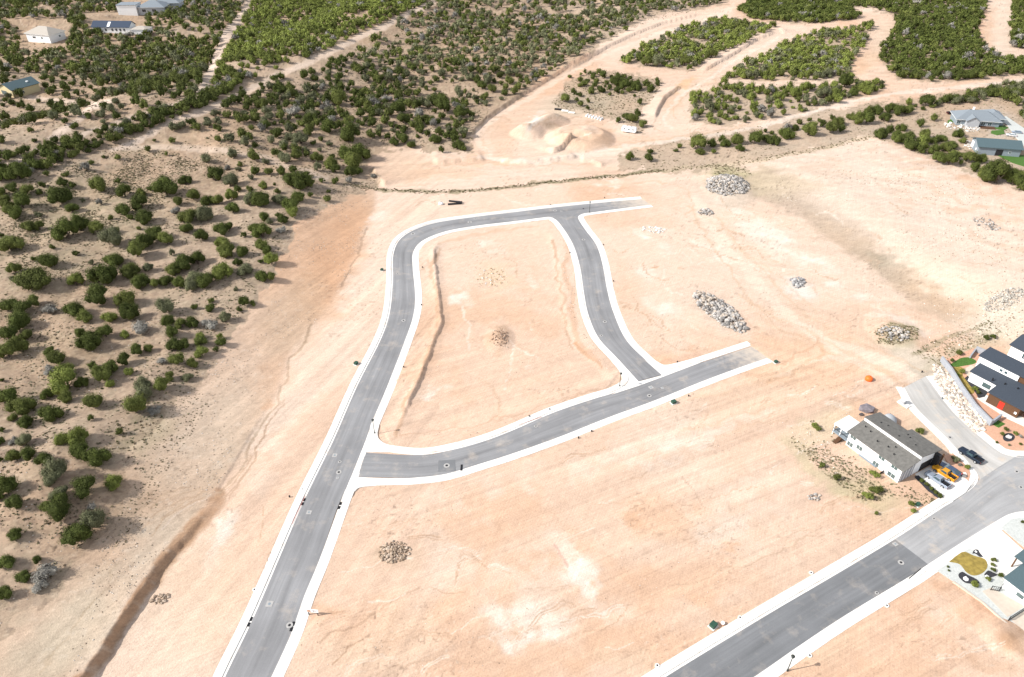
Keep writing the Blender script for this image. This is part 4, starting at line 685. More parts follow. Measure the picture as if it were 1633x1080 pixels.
for poly, n, lo, hi, dn in ((qs('100,1075 160,860 240,760 300,620 400,500 480,330 590,320 560,450 460,560 350,780 200,960 120,1078 0,1078'), 3200, .12, .5, 14), (qs('-60,1060 -60,500 330,500 200,800'), 1500, .15, .5, 14), (qs('1230,265 1560,280 1633,520 1480,560 1400,460 1250,330'), 2600, .15, .7, 22), (qs('450,1078 560,790 1000,650 1400,620 1500,780 1100,1000 1000,1078'), 1300, .1, .35, 20),
   (qs('600,700 700,400 890,360 980,600 800,660'), 400, .1, .4, 14), (qs('960,350 1180,330 1380,560 1060,590 980,480'), 500, .12, .4, 14), (qs('758,428 808,428 812,456 760,460'), 130, .2, .7, None), (qs('782,520 812,522 812,556 780,556'), 90, .2, .6, None), (qs('640,690 760,684 985,612 940,625 760,696 640,700'), 160, .15, .45, None),
   (qs('893,380 905,385 925,520 975,590 960,585 905,500'), 260, .15, .5, None), (qs('1560,500 1600,470 1633,480 1633,540 1500,560'), 320, .3, .9, None), (qs('1400,270 1560,360 1600,380 1540,375 1420,300'), 120, .3, .8, None), (qs('1262,690 1300,680 1360,740 1340,760 1270,720'), 200, .2, .6, None)):
    for x, y, z in scatter(poly, n, dn): its.append((x, y, z + .02, W := lo + (hi - lo) * random.random() ** 2, W * .8, random.random() * 6.28, random.randrange(5), random.choice(SC)))
tag(merge(its, PEB, 'loose_stones', 'rock'), 'loose stones and clods scattered over the graded soil', 'stones', None, 'stuff')
def rock_pile(px, py, rx, ry, rot, n, size, h, label, cols, poly=None, cat='rock pile', name='rock_pile'):
    """rx, ry in photo px half extents on the ground"""
    its = []; c = P1(px, py); 
    while len(its) < n:
        a = random.random() * 6.283; r = random.random() ** .55; ex, ey = r * math.cos(a) * rx, r * math.sin(a) * ry; cr, sr = math.cos(R(rot)), math.sin(R(rot)); u_, v_ = px + ex * cr - ey * sr, py + ex * sr + ey * cr
        if poly:
            u_ = random.uniform(min(p[0] for p in poly), max(p[0] for p in poly)); v_ = random.uniform(min(p[1] for p in poly), max(p[1] for p in poly)); r = .6
            if not bool(inpoly(np.array([u_]), np.array([v_]), poly)[()] if False else inpoly(np.array([u_]), np.array([v_]), poly)[0]): continue
        x, y = F(u_, v_); W = size * (.35 + 1.0 * random.random() ** 2); its.append([x, y, 0, W, W * random.uniform(.8, 1.1), random.random() * 6.28, random.randrange(8), random.choice(cols), r])
    h *= .7
    zs = hfast(np.array([i[0] for i in its]), np.array([i[1] for i in its]))
    its = [(i[0], i[1], z + h * (1 - i[8] ** 2) * random.uniform(.5, 1) + i[3] * .12, *i[3:8]) for i, z in zip(its, zs)]
    if h > .6: its += [(c.x + random.gauss(0, .3) , c.y, 0, 0.01, 0.01, 0, 0, cols[0])]
    return tag(merge(its, STONE, name, 'rock'), label, cat, None, 'stuff')
GR = [(.36,.335,.305), (.42,.385,.35), (.27,.25,.23), (.41,.345,.28), (.19,.175,.16)]; TNR = [(.38,.29,.21), (.31,.23,.165), (.44,.35,.27), (.22,.16,.11)]
rock_pile(1160,298,36,17,4,950,1.35,1.6,'largest mound of pale grey boulders beside the green scrub', GR)
rock_pile(1125,339,13,6,5,75,1.2,.7,'small pale rock heap below the largest boulder mound', GR)
rock_pile(1148,498,52,16,36,560,1.4,1.2,'long slanting row of grey boulders above the end of the cross street', GR)
rock_pile(1272,452,12,9,10,70,1.3,.7,'compact dark grey rubble heap on the pale graded slope', [(.3,.29,.28), (.42,.4,.38), (.2,.19,.19)])
rock_pile(1567,367,24,8,20,90,1.0,.4,'flat spread of grey stones on the pale bench at right', GR)
rock_pile(1598,487,34,13,-20,380,.9,.3,'light rubble spread at the right edge above the houses', [(.46,.42,.36), (.40,.36,.30), (.33,.30,.26)])
rock_pile(1424,537,26,10,8,130,1.0,.8,'grey stones on the scrubby mound left of the boulder slope', GR)
rock_pile(629,881,26,17,-8,300,.7,.35,'round heap of tan rubble in the front lot', TNR)
rock_pile(255,956,16,7,-20,45,.75,.3,'little pile of tan stones right of the brown bank', TNR)
rock_pile(1298,794,11,6,0,40,.7,.3,'small heap of grey debris on the lot near the white house', GR)
rock_pile(1042,367,22,5,4,60,.8,.2,'scatter of white chalky lumps on the eastern lot', [(.7,.69,.66), (.6,.58,.55)])
rock_pile(797,540,14,14,0,110,.6,.5,'brown clod heap in the middle of the inner block', [(.26,.17,.12), (.34,.23,.16), (.42,.3,.22)])
rock_pile(785,441,25,14,0,90,.6,.15,'sparse ring of brown stones on the inner block', [(.4,.29,.18), (.5,.38,.25), (.6,.58,.56)])
rock_pile(0,0,1,1,0,950,1.1,0,'cream and pink riprap boulders banked below the grey block wall', [(.60,.52,.43), (.55,.44,.35), (.47,.38,.31), (.66,.60,.52), (.34,.30,.26)], qs('1489,582 1500,586 1520,606 1545,640 1566,664 1574,676 1566,690 1555,691 1540,676 1520,652 1504,632 1488,604'), 'boulder slope', 'boulder_slope')
_d = FL([(410,973),(480,810)]); RDIR = math.atan2(*(_d[1] - _d[0])[::-1])
# ------------------------------------------------------------------ manhole covers, valve covers, inlets, meter boxes
def disc(mb, r, z0, z1, n=20): return mb.cyl(0, 0, z0, z1, r, n=n)
def ring_cover(px, py, r, label, square=False):
    r *= .8
    e = P1(px, py); o = thing('manhole_cover', label, 'manhole cover', (e.x, e.y, .05), RDIR if px < 700 else R(25), 'manhole and valve covers in the streets')
    if square: MB().box(-r, r, -r, r, -.05, .035).build('concrete_collar', 'collar', o)
    else: disc(MB(), r, -.05, .035, 24).build('concrete_collar', 'collar', o)
    disc(MB(), r * .42, .03, .055).build('lid', 'dark' if not square else 'siding_grey', o)
for px, py, r, lb, sq in (
 (430,964,.85,'square pale collared cover near the bottom of the long street, beside the storm inlets',1), (493,818,.7,'square pale cover between the cross street mouth and the bottom of the long street',1), (462,998,.85,'round pale collar with dark lid touching the right storm inlet',0), (534,727,.75,'square pale cover at the top of the four opposite the cross street',1),
 (542,737.6,.55,'small round cover just below the square one opposite the cross street',0), (540.5,754,.85,'largest ring cover of the four opposite the cross street mouth',0), (538.5,763,.4,'tiny square cover lowest of the four opposite the cross street',1), (643.5,512,.85,'ring cover halfway up the long street',0), (634,437,.5,'small cover on the long street left of the inner block',0),
 (658.6,373.7,1.0,'pale cover where the curved street bends right',0), (749,355,1.1,'larger pale cover on the top stretch, toward the lower kerb',0), (757.7,349.6,.7,'small pale cover on the top stretch, toward the upper kerb',0), (885,336.5,1.0,'left pale cover at the upper junction',0), (895,337.5,.6,'right small cover at the upper junction',0),
 (930.5,383,.8,'upper ring cover on the inner side street',0), (964.5,514,.8,'lower ring cover on the inner side street',0), (959,536,.6,'small pale cover by the left kerb of the side street',0), (854.6,680.6,.6,'small pale cover in the middle of the cross street',0), (1038,618.6,.75,'square cover at the foot of the side street',1), (1056,619.6,.5,'small square cover right of the other at the side street foot',1),
 (1035.4,632,.8,'ring cover on the cross street below the side street foot',0), (1427.6,868.5,.6,'square pale cover at the seam of dark and pale asphalt',1), (1436.4,898,.8,'bold white ring cover on the dark street near the seam',0), (1489,828,.5,'small cover near the kerb by the driveway lot',0), (1398,946.5,.5,'small white cover near the lower kerb of the dark street',0),
 (1514.7,698.4,.75,'pale cover on the dusty street above the dark pickup',0), (1621,753,.7,'upper pale cover at the right edge junction',0), (1627.7,778,.7,'lower pale cover at the right edge junction',0)): ring_cover(px, py, r, lb, sq)
e = P1(712.5, 743.5); MB().box(-2.1, 2.1, -1.9, 1.9, -.02, .012).build('asphalt_patch', ASPD); o = bpy.data.objects['asphalt_patch']; o.location = (e.x, e.y, .062); o.rotation_euler.z = R(4); tag(o, 'fresh dark square asphalt patch on the cross street', 'patch', None, 'structure')
ring_cover(712.5, 743.5, .95, 'ring cover in the middle of the dark square patch')
bpy.data.objects[[q.name for q in C.objects if q.name.startswith('manhole_cover')][-1]].location.z = .075
def inlet(px, py, rz, label):
    rz = RDIR
    e = P1(px, py); o = thing('storm_inlet', label, 'storm drain', (e.x, e.y, .02), rz, 'storm inlets in the gutters')
    for k in (-1, 1):
        g = MB().box(k * .62 - .45, k * .62 + .45, -.28, .28, -.1, .03).build('grate', 'black', o)
        b = MB()
        for j in range(5): b.box(k * .62 - .42, k * .62 + .42, -.27 + j * .12, -.24 + j * .12, .03, .045)
        b.build('bar', 'dark', g)
inlet(398.6, 992.4, R(58), 'pair of black grates in the left gutter of the long street, lower'); inlet(466.5, 999.8, R(58), 'pair of black grates in the right gutter beside a round cover')
inlet(484, 801, R(58), 'black grates in the left gutter below the cross street'); inlet(542, 807, R(58), 'black grates in the right gutter below the cross street corner')
e = P1(736, 746.5); tag(MB().box(-.25, .25, -1.0, 1.0, -.1, .03).build('drain_slot', 'black'), 'black slot drain in the cross street gutter right of the dark patch', 'drain'); bpy.data.objects['drain_slot'].location = (e.x, e.y, .06)
e = P1(1459, 916); o = thing('kerb_inlet', 'dark kerb inlet on the lower kerb where the asphalt changes tone', 'drain', (e.x, e.y, 0), R(34)); MB().box(-2.2, 2.2, -.12, .12, .0, .13).build('opening', 'dark', o); MB().box(-2.6, 2.6, -.9, -.1, .05, .235).build('lid', 'concrete', o)
def meter(px, py, label, s=.7):
    e = P1(px, py); o = thing('meter_box', label, 'meter box', (e.x, e.y, e.z), R(60), 'round meter boxes behind the pavements'); disc(MB(), .62 * s, -.1, .2).build('concrete_collar', 'concrete', o); disc(MB(), .26 * s, .19, .22).build('lid', 'black', o)
for px, py, lb in ((406,941,'white collared meter box left of the long street near the bottom'), (500,948,'white collared meter box above the white lot sign'), (1048,1062,'meter box at the kerb near the bottom of the dark street'), (1180,985.5,'meter box on the north pavement right of the green cabinet'), (1293.3,914,'meter box halfway along the north side of the dark street'), (1414,966.5,'meter box on the south side below the bold ring cover'), (1291,1046,'meter box beside the lamp post at the bottom'), (482,781,'meter box on the left pavement opposite the south kerb corner')): meter(px, py, lb)
def stub(px, py, label, h=.5, c='dark'):
    e = P1(px, py); o = thing('utility_stub', label, 'utility stub', (e.x, e.y, e.z), 0, 'utility stubs on the lots'); MB().box(-.14, .14, -.14, .14, -.1, h * .8).build('post', c, o, .02); MB().box(-.18, .18, -.18, .18, h * .8, h * .8 + .06).build('cap', 'black', o)
for px, py, lb in ((844,665,'dark stub above the red painted kerb on the cross street'), (876.5,654,'dark stub right of the red painted kerb'), (922.5,699,'dark stub below the cross street, left of two'), (943.5,688.5,'dark stub below the cross street, right of two'), (1098,632,'small stub right of the green cabinet below the cross street'), (962,391,'stub right of the upper side street'), (978,449,'stub right of the side street halfway'), (909,404,'dark stub left of the side street on the rutted bank'), (673.6,427,'reddish stub at the top left of the inner block'), (672,487,'stub inside the long street bend by the pavement'), (644,586,'stub inside the long street beside the brown rut'),
   (1080,578,'dark stub in the corner north of the side street foot'), (462,793,'dark stub on the left verge opposite the south lot corner'), (930,334,'small stub by the lamp at the upper junction'), (964,316,'dark box above the top stretch right of the lamp'), (877.7,327.5,'dark tuft like stub above the upper junction')): stub(px, py, lb)
def cabinet(px, py, rz, s, label):
    s *= .8
    e = P1(px, py); o = thing('utility_cabinet', label, 'utility cabinet', (e.x, e.y, e.z), rz, 'green utility cabinets'); MB().box(-.9*s, .9*s, -.8*s, .8*s, -.1, .14).build('pad', 'concrete', o)
    MB().loft([[(-.7*s,-.6*s,.14),(.7*s,-.6*s,.14),(.7*s,.6*s,.14),(-.7*s,.6*s,.14)], [(-.7*s,-.6*s,.9*s),(.7*s,-.6*s,.9*s),(.7*s,.6*s,1.05*s),(-.7*s,.6*s,1.05*s)]]).build('cabinet', 'green_box', o, .04)
    MB().box(-.74*s, .74*s, -.64*s, .05, .98*s, 1.04*s).build('lid', 'green_box', o, .02)
cabinet(1137, 999, R(40), 1.15, 'green utility cabinet on the lot near the dark street'); cabinet(1074, 643, R(25), 1.1, 'dark green utility cabinet below the cross street'); cabinet(568, 581, R(60), 1.0, 'dark green utility cabinet left of the long street straight'); cabinet(609, 431.5, R(80), .9, 'dark green utility cabinet left of the tight bend'); cabinet(1237, 578.5, R(25), .9, 'dark green utility cabinet at the end of the cross street'); cabinet(1463, 806, R(30), .9, 'pale teal utility cabinet at the verge left of the driveway')
e = P1(1152, 996); o = thing('hydrant_base', 'small pinkish capped pipe beside the green cabinet', 'pipe', (e.x, e.y, e.z), 0); MB().cyl(0, 0, 0, .5, .35, .3).build('pipe', 'gravel_red', o); MB().cyl(0, 0, .5, .62, .4, .4).build('cap', 'trim', o)
# ------------------------------------------------------------------ lamp posts
def lamp(px, py, rz, label, H=4.8):
    e = P1(px, py); o = thing('street_lamp', label, 'street lamp', (e.x, e.y, e.z), rz, 'street lamps along the new streets')
    b = MB(); b.cyl(0, 0, -.1, .5, .22, .16).cyl(0, 0, .5, .6, .18, .1); b.build('base', 'lamp_green', o)
    MB().cyl(0, 0, .6, H - .4, .095, .07).build('pole', 'lamp_green', o); hd = MB().cyl(0, 0, H - .4, H - .3, .1, .26).build('lamp_head', 'lamp_green', o); MB().cyl(0, 0, H + .1, H + .3, .38, .05, 14).build('cap', 'lamp_green', hd)
    MB().cyl(0, 0, H - .3, H + .1, .2, .3).build('lens', 'glass_pale', hd)
lamp(597.6, 692, 0, 'dark lamp post at the corner of long and cross streets'); lamp(988, 617, 0, 'dark lamp post at the lower corner of the inner block'); lamp(940, 339.5, 0, 'dark lamp post at the upper junction'); lamp(1255.6, 1070, 0, 'dark lamp post on the pavement at the bottom edge')
# ------------------------------------------------------------------ lot sign
e = P1(500, 981); o = thing('lot_sign', 'white board sign on two dark legs beside the long street', 'sign', (e.x, e.y, e.z), R(-6))
b = MB().box(-1.2, 1.2, -.05, .05, .9, 1.85).build('board', 'trim', o, .01); MB().box(.0, .75, -.062, -.05, 1.45, 1.6).build('stripe', 'roof_navy', b); MB().box(.2, .32, -.062, -.05, 1.25, 1.45).build('stripe', 'roof_navy', b); MB().box(-1.1, -.4, -.06, -.05, 1.0, 1.7).build('panel', 'gravel_red', b)
for k in (-.95, .95): MB().box(k - .05, k + .05, -.1, .12, -.1, .95).build('leg', 'dark', o)
# red painted kerb strips
def kerb_paint(pts, label):
    p = smooth(FL(pts), 4); ribbon('kerb_paint', resample(p, 12), [(.0, .14), (.12, .15)], False, 'dull_red', label); o = C.objects[-1]; tag(o, label, 'kerb paint', None, 'structure')
# ------------------------------------------------------------------ construction leftovers
def pipe(px, py, L, r, rz, m, label, group=None, n=1, name='pipe_shape'):
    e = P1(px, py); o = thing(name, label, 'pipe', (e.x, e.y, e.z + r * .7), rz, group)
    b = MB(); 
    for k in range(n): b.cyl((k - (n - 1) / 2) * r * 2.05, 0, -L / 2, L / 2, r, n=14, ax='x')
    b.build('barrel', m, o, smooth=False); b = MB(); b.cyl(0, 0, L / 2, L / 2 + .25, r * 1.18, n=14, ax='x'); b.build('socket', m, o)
pipe(726, 322.6, 5.4, .42, R(-13), 'black', 'upper of two black cylinders standing in for a dark wedge above the curved street'); pipe(725, 326.2, 5.6, .42, R(10), 'black', 'lower of two black cylinders standing in for a dark wedge above the curved street')  # made-up stand-in cylinders for a dark V shape of unknown nature
e = P1(703, 326); o = thing('sack', 'small pale sack left of the two black cylinders', 'sack', (e.x, e.y, e.z)); MB().loft([[(r * math.cos(a) * 1.1, r * math.sin(a), z) for a in np.linspace(0, 6.283, 11)[:-1]] for r, z in ((.8, -.1), (1.0, .4), (.8, .8), (.3, 1.0))]).build('bag', 'trim', o, smooth=True); MB().cyl(.1, 0, .95, 1.15, .12, .2).build('neck', 'dark', o)
pipe(889.5, 175.5, 3.6, .55, R(-14), 'black', 'black end pipe of the line beside the scrub islet'); pipe(900.5, 178, 3.4, .55, R(-14), 'trim', 'white pipe nearest the black pipe beside the scrub islet'); pipe(911, 180.8, 3.0, .5, R(-14), 'trim', 'white pipe farthest from the black pipe beside the scrub islet')
for k in range(6):
    e = P1(936 + k * 4.6, 185.2 + k * 1.15); o = thing('concrete_barrier', 'white concrete block, ' + ['leftmost', 'second from left', 'third from left', 'fourth from left', 'fifth from left', 'rightmost'][k] + ' of six behind the soil heaps', 'barrier', (e.x, e.y, e.z), R(60), 'white concrete blocks by the islet')
    b = MB(); b.loft([[(x, y, z) for y, z in ((-.4,-.1),(.4,-.1),(.4,.3),(.2,.95),(-.2,.95),(-.4,.3))] for x in (-1.5, 1.5)]); b.build('block', 'trim', o); MB().box(-.1, .1, -.1, .1, .95, 1.05).build('lifting_loop', 'dark', o)
e = P1(1003, 211); o = thing('travel_trailer', 'white travel trailer parked beside the islet trees', 'trailer', (e.x, e.y, e.z), R(-22))
sec = lambda x, w_, z0, z1: [(x, -w_, z0), (x, w_, z0), (x, w_, z1 - .25), (x, w_ - .3, z1), (x, -w_ + .3, z1), (x, -w_, z1 - .25)]
MB().loft([sec(-3.7, 1.15, .6, 2.5), sec(-3.5, 1.25, .5, 2.9), sec(3.3, 1.25, .5, 2.9), sec(3.8, 1.1, .9, 2.3)]).build('body', 'trim', o); 
for x in (-1.6, .6): MB().box(x, x + .8, -.4, .4, 2.9, 3.1).build('roof_vent', 'wall_pale_grey', o, .05)
for x in (-2.6, -.4, 1.8): MB().box(x, x + .9, -1.28, -1.25, 1.6, 2.2).build('window', 'glass', o)
for y in (-1.2, 1.0):
    for x in (-.7, .3): MB().cyl(x, .38, y, y + .22, .38, n=14, ax='y').build('wheel', 'rubber', o)
MB().box(3.7, 4.9, -.06, .06, .45, .6).build('drawbar', 'dark', o)
e = P1(1385, 606); o = thing('portable_tank', 'round orange tank alone on the bare lot', 'tank', (e.x, e.y, e.z)); MB().loft([[(r * math.cos(a), r * math.sin(a), z) for a in np.linspace(0, 6.283, 15)[:-1]] for r, z in ((.95,-.1),(1.05,.4),(1.0,.9),(.6,1.25))]).build('tank', 'orange', o, smooth=True); MB().cyl(0, 0, 1.24, 1.36, .3, .25).build('lid', 'orange', o)
# ------------------------------------------------------------------ vehicles
def vehicle(px, py, rz, kind, paint, label, scale=1.0):
    e = P1(px, py); z0 = max(e.z, .05); o = thing('pickup_truck' if kind == 'pickup' else 'parked_car', label, 'pickup' if kind == 'pickup' else 'car', (e.x, e.y, z0), rz); o.scale = (scale,) * 3
    def ring(x, w_, zb, zt, cr=.12): return [(x, -w_ + .08, zb), (x, w_ - .08, zb), (x, w_, zb + .3), (x, w_, zt - cr), (x, w_ - cr * 1.4, zt), (x, -w_ + cr * 1.4, zt), (x, -w_, zt - cr), (x, -w_, zb + .3)]
    if kind == 'pickup':
        L = 2.95; MB().loft([ring(2.95,.78,.5,.98), ring(2.75,.94,.38,1.1), ring(1.2,.98,.35,1.22), ring(.9,.98,.35,1.25), ring(-1.0,.98,.35,1.22), ring(-1.02,.98,.35,.80), ring(-2.85,.98,.4,.80), ring(-2.95,.94,.5,.78)]).build('body', paint, o, .025)
        b = MB(); b.box(-2.92, -1.0, -.98, -.86, .75, 1.22).box(-2.92, -1.0, .86, .98, .75, 1.22).box(-2.95, -2.85, -.9, .9, .7, 1.22); b.build('bed_side', paint, o, .02); MB().box(-2.85, -1.05, -.85, .85, .78, .9).build('bed_liner', 'black', o)
        cab = [(1.25, 1.0, .88), (.55, 1.78, .70), (-.75, 1.82, .70), (-1.05, 1.1, .88)]
    else:
        L = 2.4; MB().loft([ring(2.35,.72,.45,.78), ring(2.1,.88,.32,.88), ring(1.1,.92,.3,1.0), ring(-1.6,.92,.3,1.05), ring(-2.2,.88,.34,1.0), ring(-2.38,.75,.45,.85)]).build('body', paint, o, .025)
        cab = [(1.15, .95, .84), (.35, 1.42, .64), (-1.2, 1.46, .64), (-2.05, 1.0, .82)]
    (xa, za, wa), (xb, zb, wb), (xc, zc, wc), (xd, zd, wd) = cab
    c = MB().loft([[(xa,-wa,za),(xb,-wb,zb),(xc,-wc,zc),(xd,-wd,zd)], [(xa,wa,za),(xb,wb,zb),(xc,wc,zc),(xd,wd,zd)]]).build('cabin', paint, o, .03)
    def pane(a, b_, k, inset=.08):                      # windscreen type pane between two cabin rails
        (x0, z0_, w0), (x1, z1, w1) = a, b_; n = Vector((z1 - z0_, 0, -(x1 - x0))).normalized() * k * .035; f = lambda t: (x0 + (x1 - x0) * t, z0_ + (z1 - z0_) * t, w0 + (w1 - w0) * t)
        (xa_, za_, wa_), (xb_, zb_, wb_) = f(.12), f(.9); q = [(xa_, -wa_ + inset, za_), (xa_, wa_ - inset, za_), (xb_, wb_ - inset, zb_), (xb_, -wb_ + inset, zb_)]; q2 = [(x + n.x, y, z + n.z) for x, y, z in q]
        MB().loft([q, q2]).build('windscreen' if k > 0 else 'rear_window', 'glass', c)
    pane(cab[0], cab[1], 1); pane(cab[3], cab[2], -1)
    for s in (-1, 1):
        q = [(xa - .25, s * (wa - .0), za + .06), (xb - .02, s * (wb + .03), zb - .1), (xc + .08, s * (wc + .03), zc - .1), (xd + .22, s * (wd - .0), zd + .06)]
        MB().loft([q, [(x, y + s * .035, z) for x, y, z in q]]).build('side_window', 'glass', c)
        MB().box(L - .16, L + .01, s * .62 - .18, s * .62 + .18, .66, .82).build('headlight', 'glass_pale', o); MB().box(-L - .01 * 0 - .02, -L + .12, s * .75 - .12, s * .75 + .12, .7, .95).build('tail_light', 'red', o)
        MB().box(.75, .9, s * .98, s * 1.16, 1.05, 1.2).build('mirror', paint, o, .02)
        for x in ((1.85, -1.85) if kind == 'pickup' else (1.45, -1.45)):
            wh = MB().cyl(x, .39, s * .92 - .14, s * .92 + .12, .40 if kind == 'pickup' else .34, n=18, ax='y').build('wheel', 'rubber', o); MB().cyl(x, .39, s * 1.045 - .015, s * 1.045 + .012, .22, n=12, ax='y').build('rim', 'wall_pale_grey', wh)
    return o
PT = dict(navy=carpaint('navy_paint', (.012,.022,.04)), silver=carpaint('silver_paint', (.30,.34,.40)), yellow=carpaint('yellow_paint', (.72,.33,.02)), slate=carpaint('slate_paint', (.07,.10,.16)), white=carpaint('white_paint', (.7,.7,.7)), blk=carpaint('black_paint', (.02,.02,.025)))
vehicle(1546, 730, R(120), 'pickup', PT['navy'], 'dark navy pickup parked on the dusty street by the kerb')
vehicle(1493.5, 768.5, R(123), 'pickup', PT['silver'], 'silver blue pickup with black bed, nearest the planted strip'); vehicle(1504.5, 758, R(123), 'pickup', PT['yellow'], 'orange yellow pickup with black bed between two cars', .98); vehicle(1512.5, 753, R(123), 'car', PT['slate'], 'slate blue car farthest from the planted strip on the driveway', 1.08)
vehicle(1621, 213, R(165), 'car', PT['silver'], 'silver car at the far pair of houses, farther right'); vehicle(1612, 217.5, R(150), 'car', PT['white'], 'white car between the blue roofed house and the garage'); vehicle(1621, 241, R(10), 'car', PT['blk'], 'dark car half hidden behind the dark roofed garage'); vehicle(1518, 182, R(5), 'pickup', PT['blk'], 'dark pickup left of the blue roofed house')
# ------------------------------------------------------------------ houses
class House:
    def __init__(s, name, label, px, py, rz, zb=None, origin=None, cat='house'):
        e = P1(px, py); s.o = thing(name, label, cat, (e.x, e.y, e.z if zb is None else zb), R(rz))
    def box(s, n, m, *b, bev=0): return MB().box(*b).build(n, m, s.o, bev)
    def win(s, face, a, z, w_=1.2, h=1.2, m='glass_pale', name='window', fr='trim', at=0, sill=True):
        """face 'x-','x+','y-','y+' at coordinate `at`; a = centre along the wall"""
        k = -1 if face[1] == '-' else 1
        def bx(a0, a1, z0, z1, d0, d1):
            d0, d1 = sorted((at + k * d0, at + k * d1)); return (d0, d1, a0, a1, z0, z1) if face[0] == 'x' else (a0, a1, d0, d1, z0, z1)
        f = MB().box(*bx(a - w_/2 - .09, a + w_/2 + .09, z - .09, z + h + .09, -.02, .05)).build(name, fr, s.o); p = MB().box(*bx(a - w_/2, a + w_/2, z, z + h, .03, .065)).build('pane', m, f); 
        MB().box(*bx(a - .03, a + .03, z, z + h, .06, .075)).build('mullion', fr, f); return f
    def roof(s, corners, m, th=.22, name='roof'):
        r = MB().slab(corners, th).build(name, m, s.o); return r
    def gable(s, x0, x1, y0, y1, zw, rise, m, oh=.5, axis='x', wall='white_wall', th=.2):
        if axis == 'x':
            ym = (y0 + y1) / 2; MB().loft([[(x, y0, -.4), (x, y1, -.4), (x, y1, zw), (x, ym, zw + rise), (x, y0, zw)] for x in (x0, x1)]).build('wall', wall, s.o); k = rise / (ym - y0) * oh; r = th
            s.roof([(x0 - oh, y0 - oh, zw - k + r), (x1 + oh, y0 - oh, zw - k + r), (x1 + oh, ym, zw + rise + r), (x0 - oh, ym, zw + rise + r)], m, th); s.roof([(x0 - oh, ym + .004, zw + rise + r), (x1 + oh, ym + .004, zw + rise + r), (x1 + oh, y1 + oh, zw - k + r), (x0 - oh, y1 + oh, zw - k + r)], m, th)
        else:
            xm = (x0 + x1) / 2; MB().loft([[(x0, y, -.4), (x1, y, -.4), (x1, y, zw), (xm, y, zw + rise), (x0, y, zw)] for y in (y0, y1)]).build('wall', wall, s.o); k = rise / (xm - x0) * oh; r = th
            s.roof([(x0 - oh, y0 - oh, zw - k + r), (xm, y0 - oh, zw + rise + r), (xm, y1 + oh, zw + rise + r), (x0 - oh, y1 + oh, zw - k + r)], m, th); s.roof([(xm + .004, y0 - oh, zw + rise + r), (x1 + oh, y0 - oh, zw - k + r), (x1 + oh, y1 + oh, zw - k + r), (xm + .004, y1 + oh, zw + rise + r)], m, th)
    def hip(s, x0, x1, y0, y1, zw, rise, m, oh=.6, wall='white_wall', z0=-.4, flat=0):
        MB().box(x0, x1, y0, y1, z0, zw).build('wall', wall, s.o); a, b_, c, d = x0 - oh, x1 + oh, y0 - oh, y1 + oh; w_, l = d - c, b_ - a
        if l >= w_: r0, r1 = (a + w_ / 2, (c + d) / 2), (b_ - w_ / 2, (c + d) / 2)
        else: r0, r1 = ((a + b_) / 2, c + l / 2), ((a + b_) / 2, d - l / 2)
        z = zw + .02; v = [(a,c,z),(b_,c,z),(b_,d,z),(a,d,z),(*r0, z + rise),(*r1, z + rise)]
        f = [(0,1,5,4),(1,2,5),(2,3,4,5),(3,0,4),(3,2,1,0)] if l >= w_ else [(0,1,4),(1,2,5,4),(2,3,5),(3,0,4,5),(3,2,1,0)]
        MB().add(v, f).build('roof', m, s.o); MB().box(a + .05, b_ - .05, c + .05, d - .05, zw - .2, zw).build('fascia', 'trim', s.o)
# white house with twin shed roofs: local x = to the right along the front, y = toward the back
h = House('modern_house', 'white two storey house with two grey shed roofs and rear deck', 1431, 770, 29.5, 0)
MB().loft([[(0, y, -.3), (5.4, y, -.3), (5.4, y, 5.6), (0, y, 4.35)] for y in (0, 15.3)]).build('wall', 'white_wall', h.o); MB().loft([[(5.404, y, -.3), (13, y, -.3), (13, y, 4.9), (5.404, y, 6.35)] for y in (.004, 7.6)]).build('wall', 'white_wall', h.o); MB().loft([[(5.404, y, -.3), (11.2, y, -.3), (11.2, y, 5.25), (5.404, y, 6.35)] for y in (7.604, 15.3)]).build('wall', 'white_wall', h.o)
h.roof([(-.5, -.6, 4.45), (5.15, -.6, 5.78), (5.15, 15.8, 5.78), (-.5, 15.8, 4.45)], 'shingle_grey'); h.roof([(5.35, -.6, 6.62), (13.7, -.6, 5.05), (13.7, 7.9, 5.05), (5.35, 7.9, 6.62)], 'shingle_grey'); h.roof([(5.35, 7.904, 6.62), (11.8, 7.904, 5.40), (11.8, 16, 5.40), (5.35, 16, 6.62)], 'shingle_grey')
h.box('clerestory', 'white_wall', 5.17, 5.395, -.5, 15.7, 5.75, 6.40)
for y, z in ((2.0, 3.0), (5.6, 3.0), (14.0, 3.0), (2.0, .3), (6.4, .25), (11.6, 1.3), (14.2, .4)): h.win('x-', y, z, 1.6 if y != 2.0 or z > 1 else 2.0, 1.25)
for x, y in ((1.6, 4), (2.4, 6.3), (3.6, 5.2), (1.9, 9), (3.1, 12), (3.4, 13.8)): h.box('roof_vent', 'black', x, x + .22, y, y + .22, 4.9 + x * .235 - .12, 5.25 + x * .235 - .1)
for x, y in ((8, 3), (9.4, 5.5), (7, 7), (10, 6.5), (8.2, 11), (7.4, 12.5)): h.box('roof_vent', 'black', x, x + .22, y, y + .22, 6.1 - (x - 5.4) * .188 + .3, 6.45 - (x - 5.4) * .188 + .35)
h.box('garage_door', 'dark', 7.6, 12.0, -.07, .0, 0, 2.7); h.box('garage_frame', 'trim', 7.3, 12.3, -.05, .002, -.1, 2.95); h.box('stone_cladding', 'block', .1, 4.9, -.05, .003, -.2, 3.9)
for x in (.5, 1.7, 2.9, 4.1): h.box('cladding_strip', 'trim', x, x + .12, -.09, -.04, -.2, 4.0)
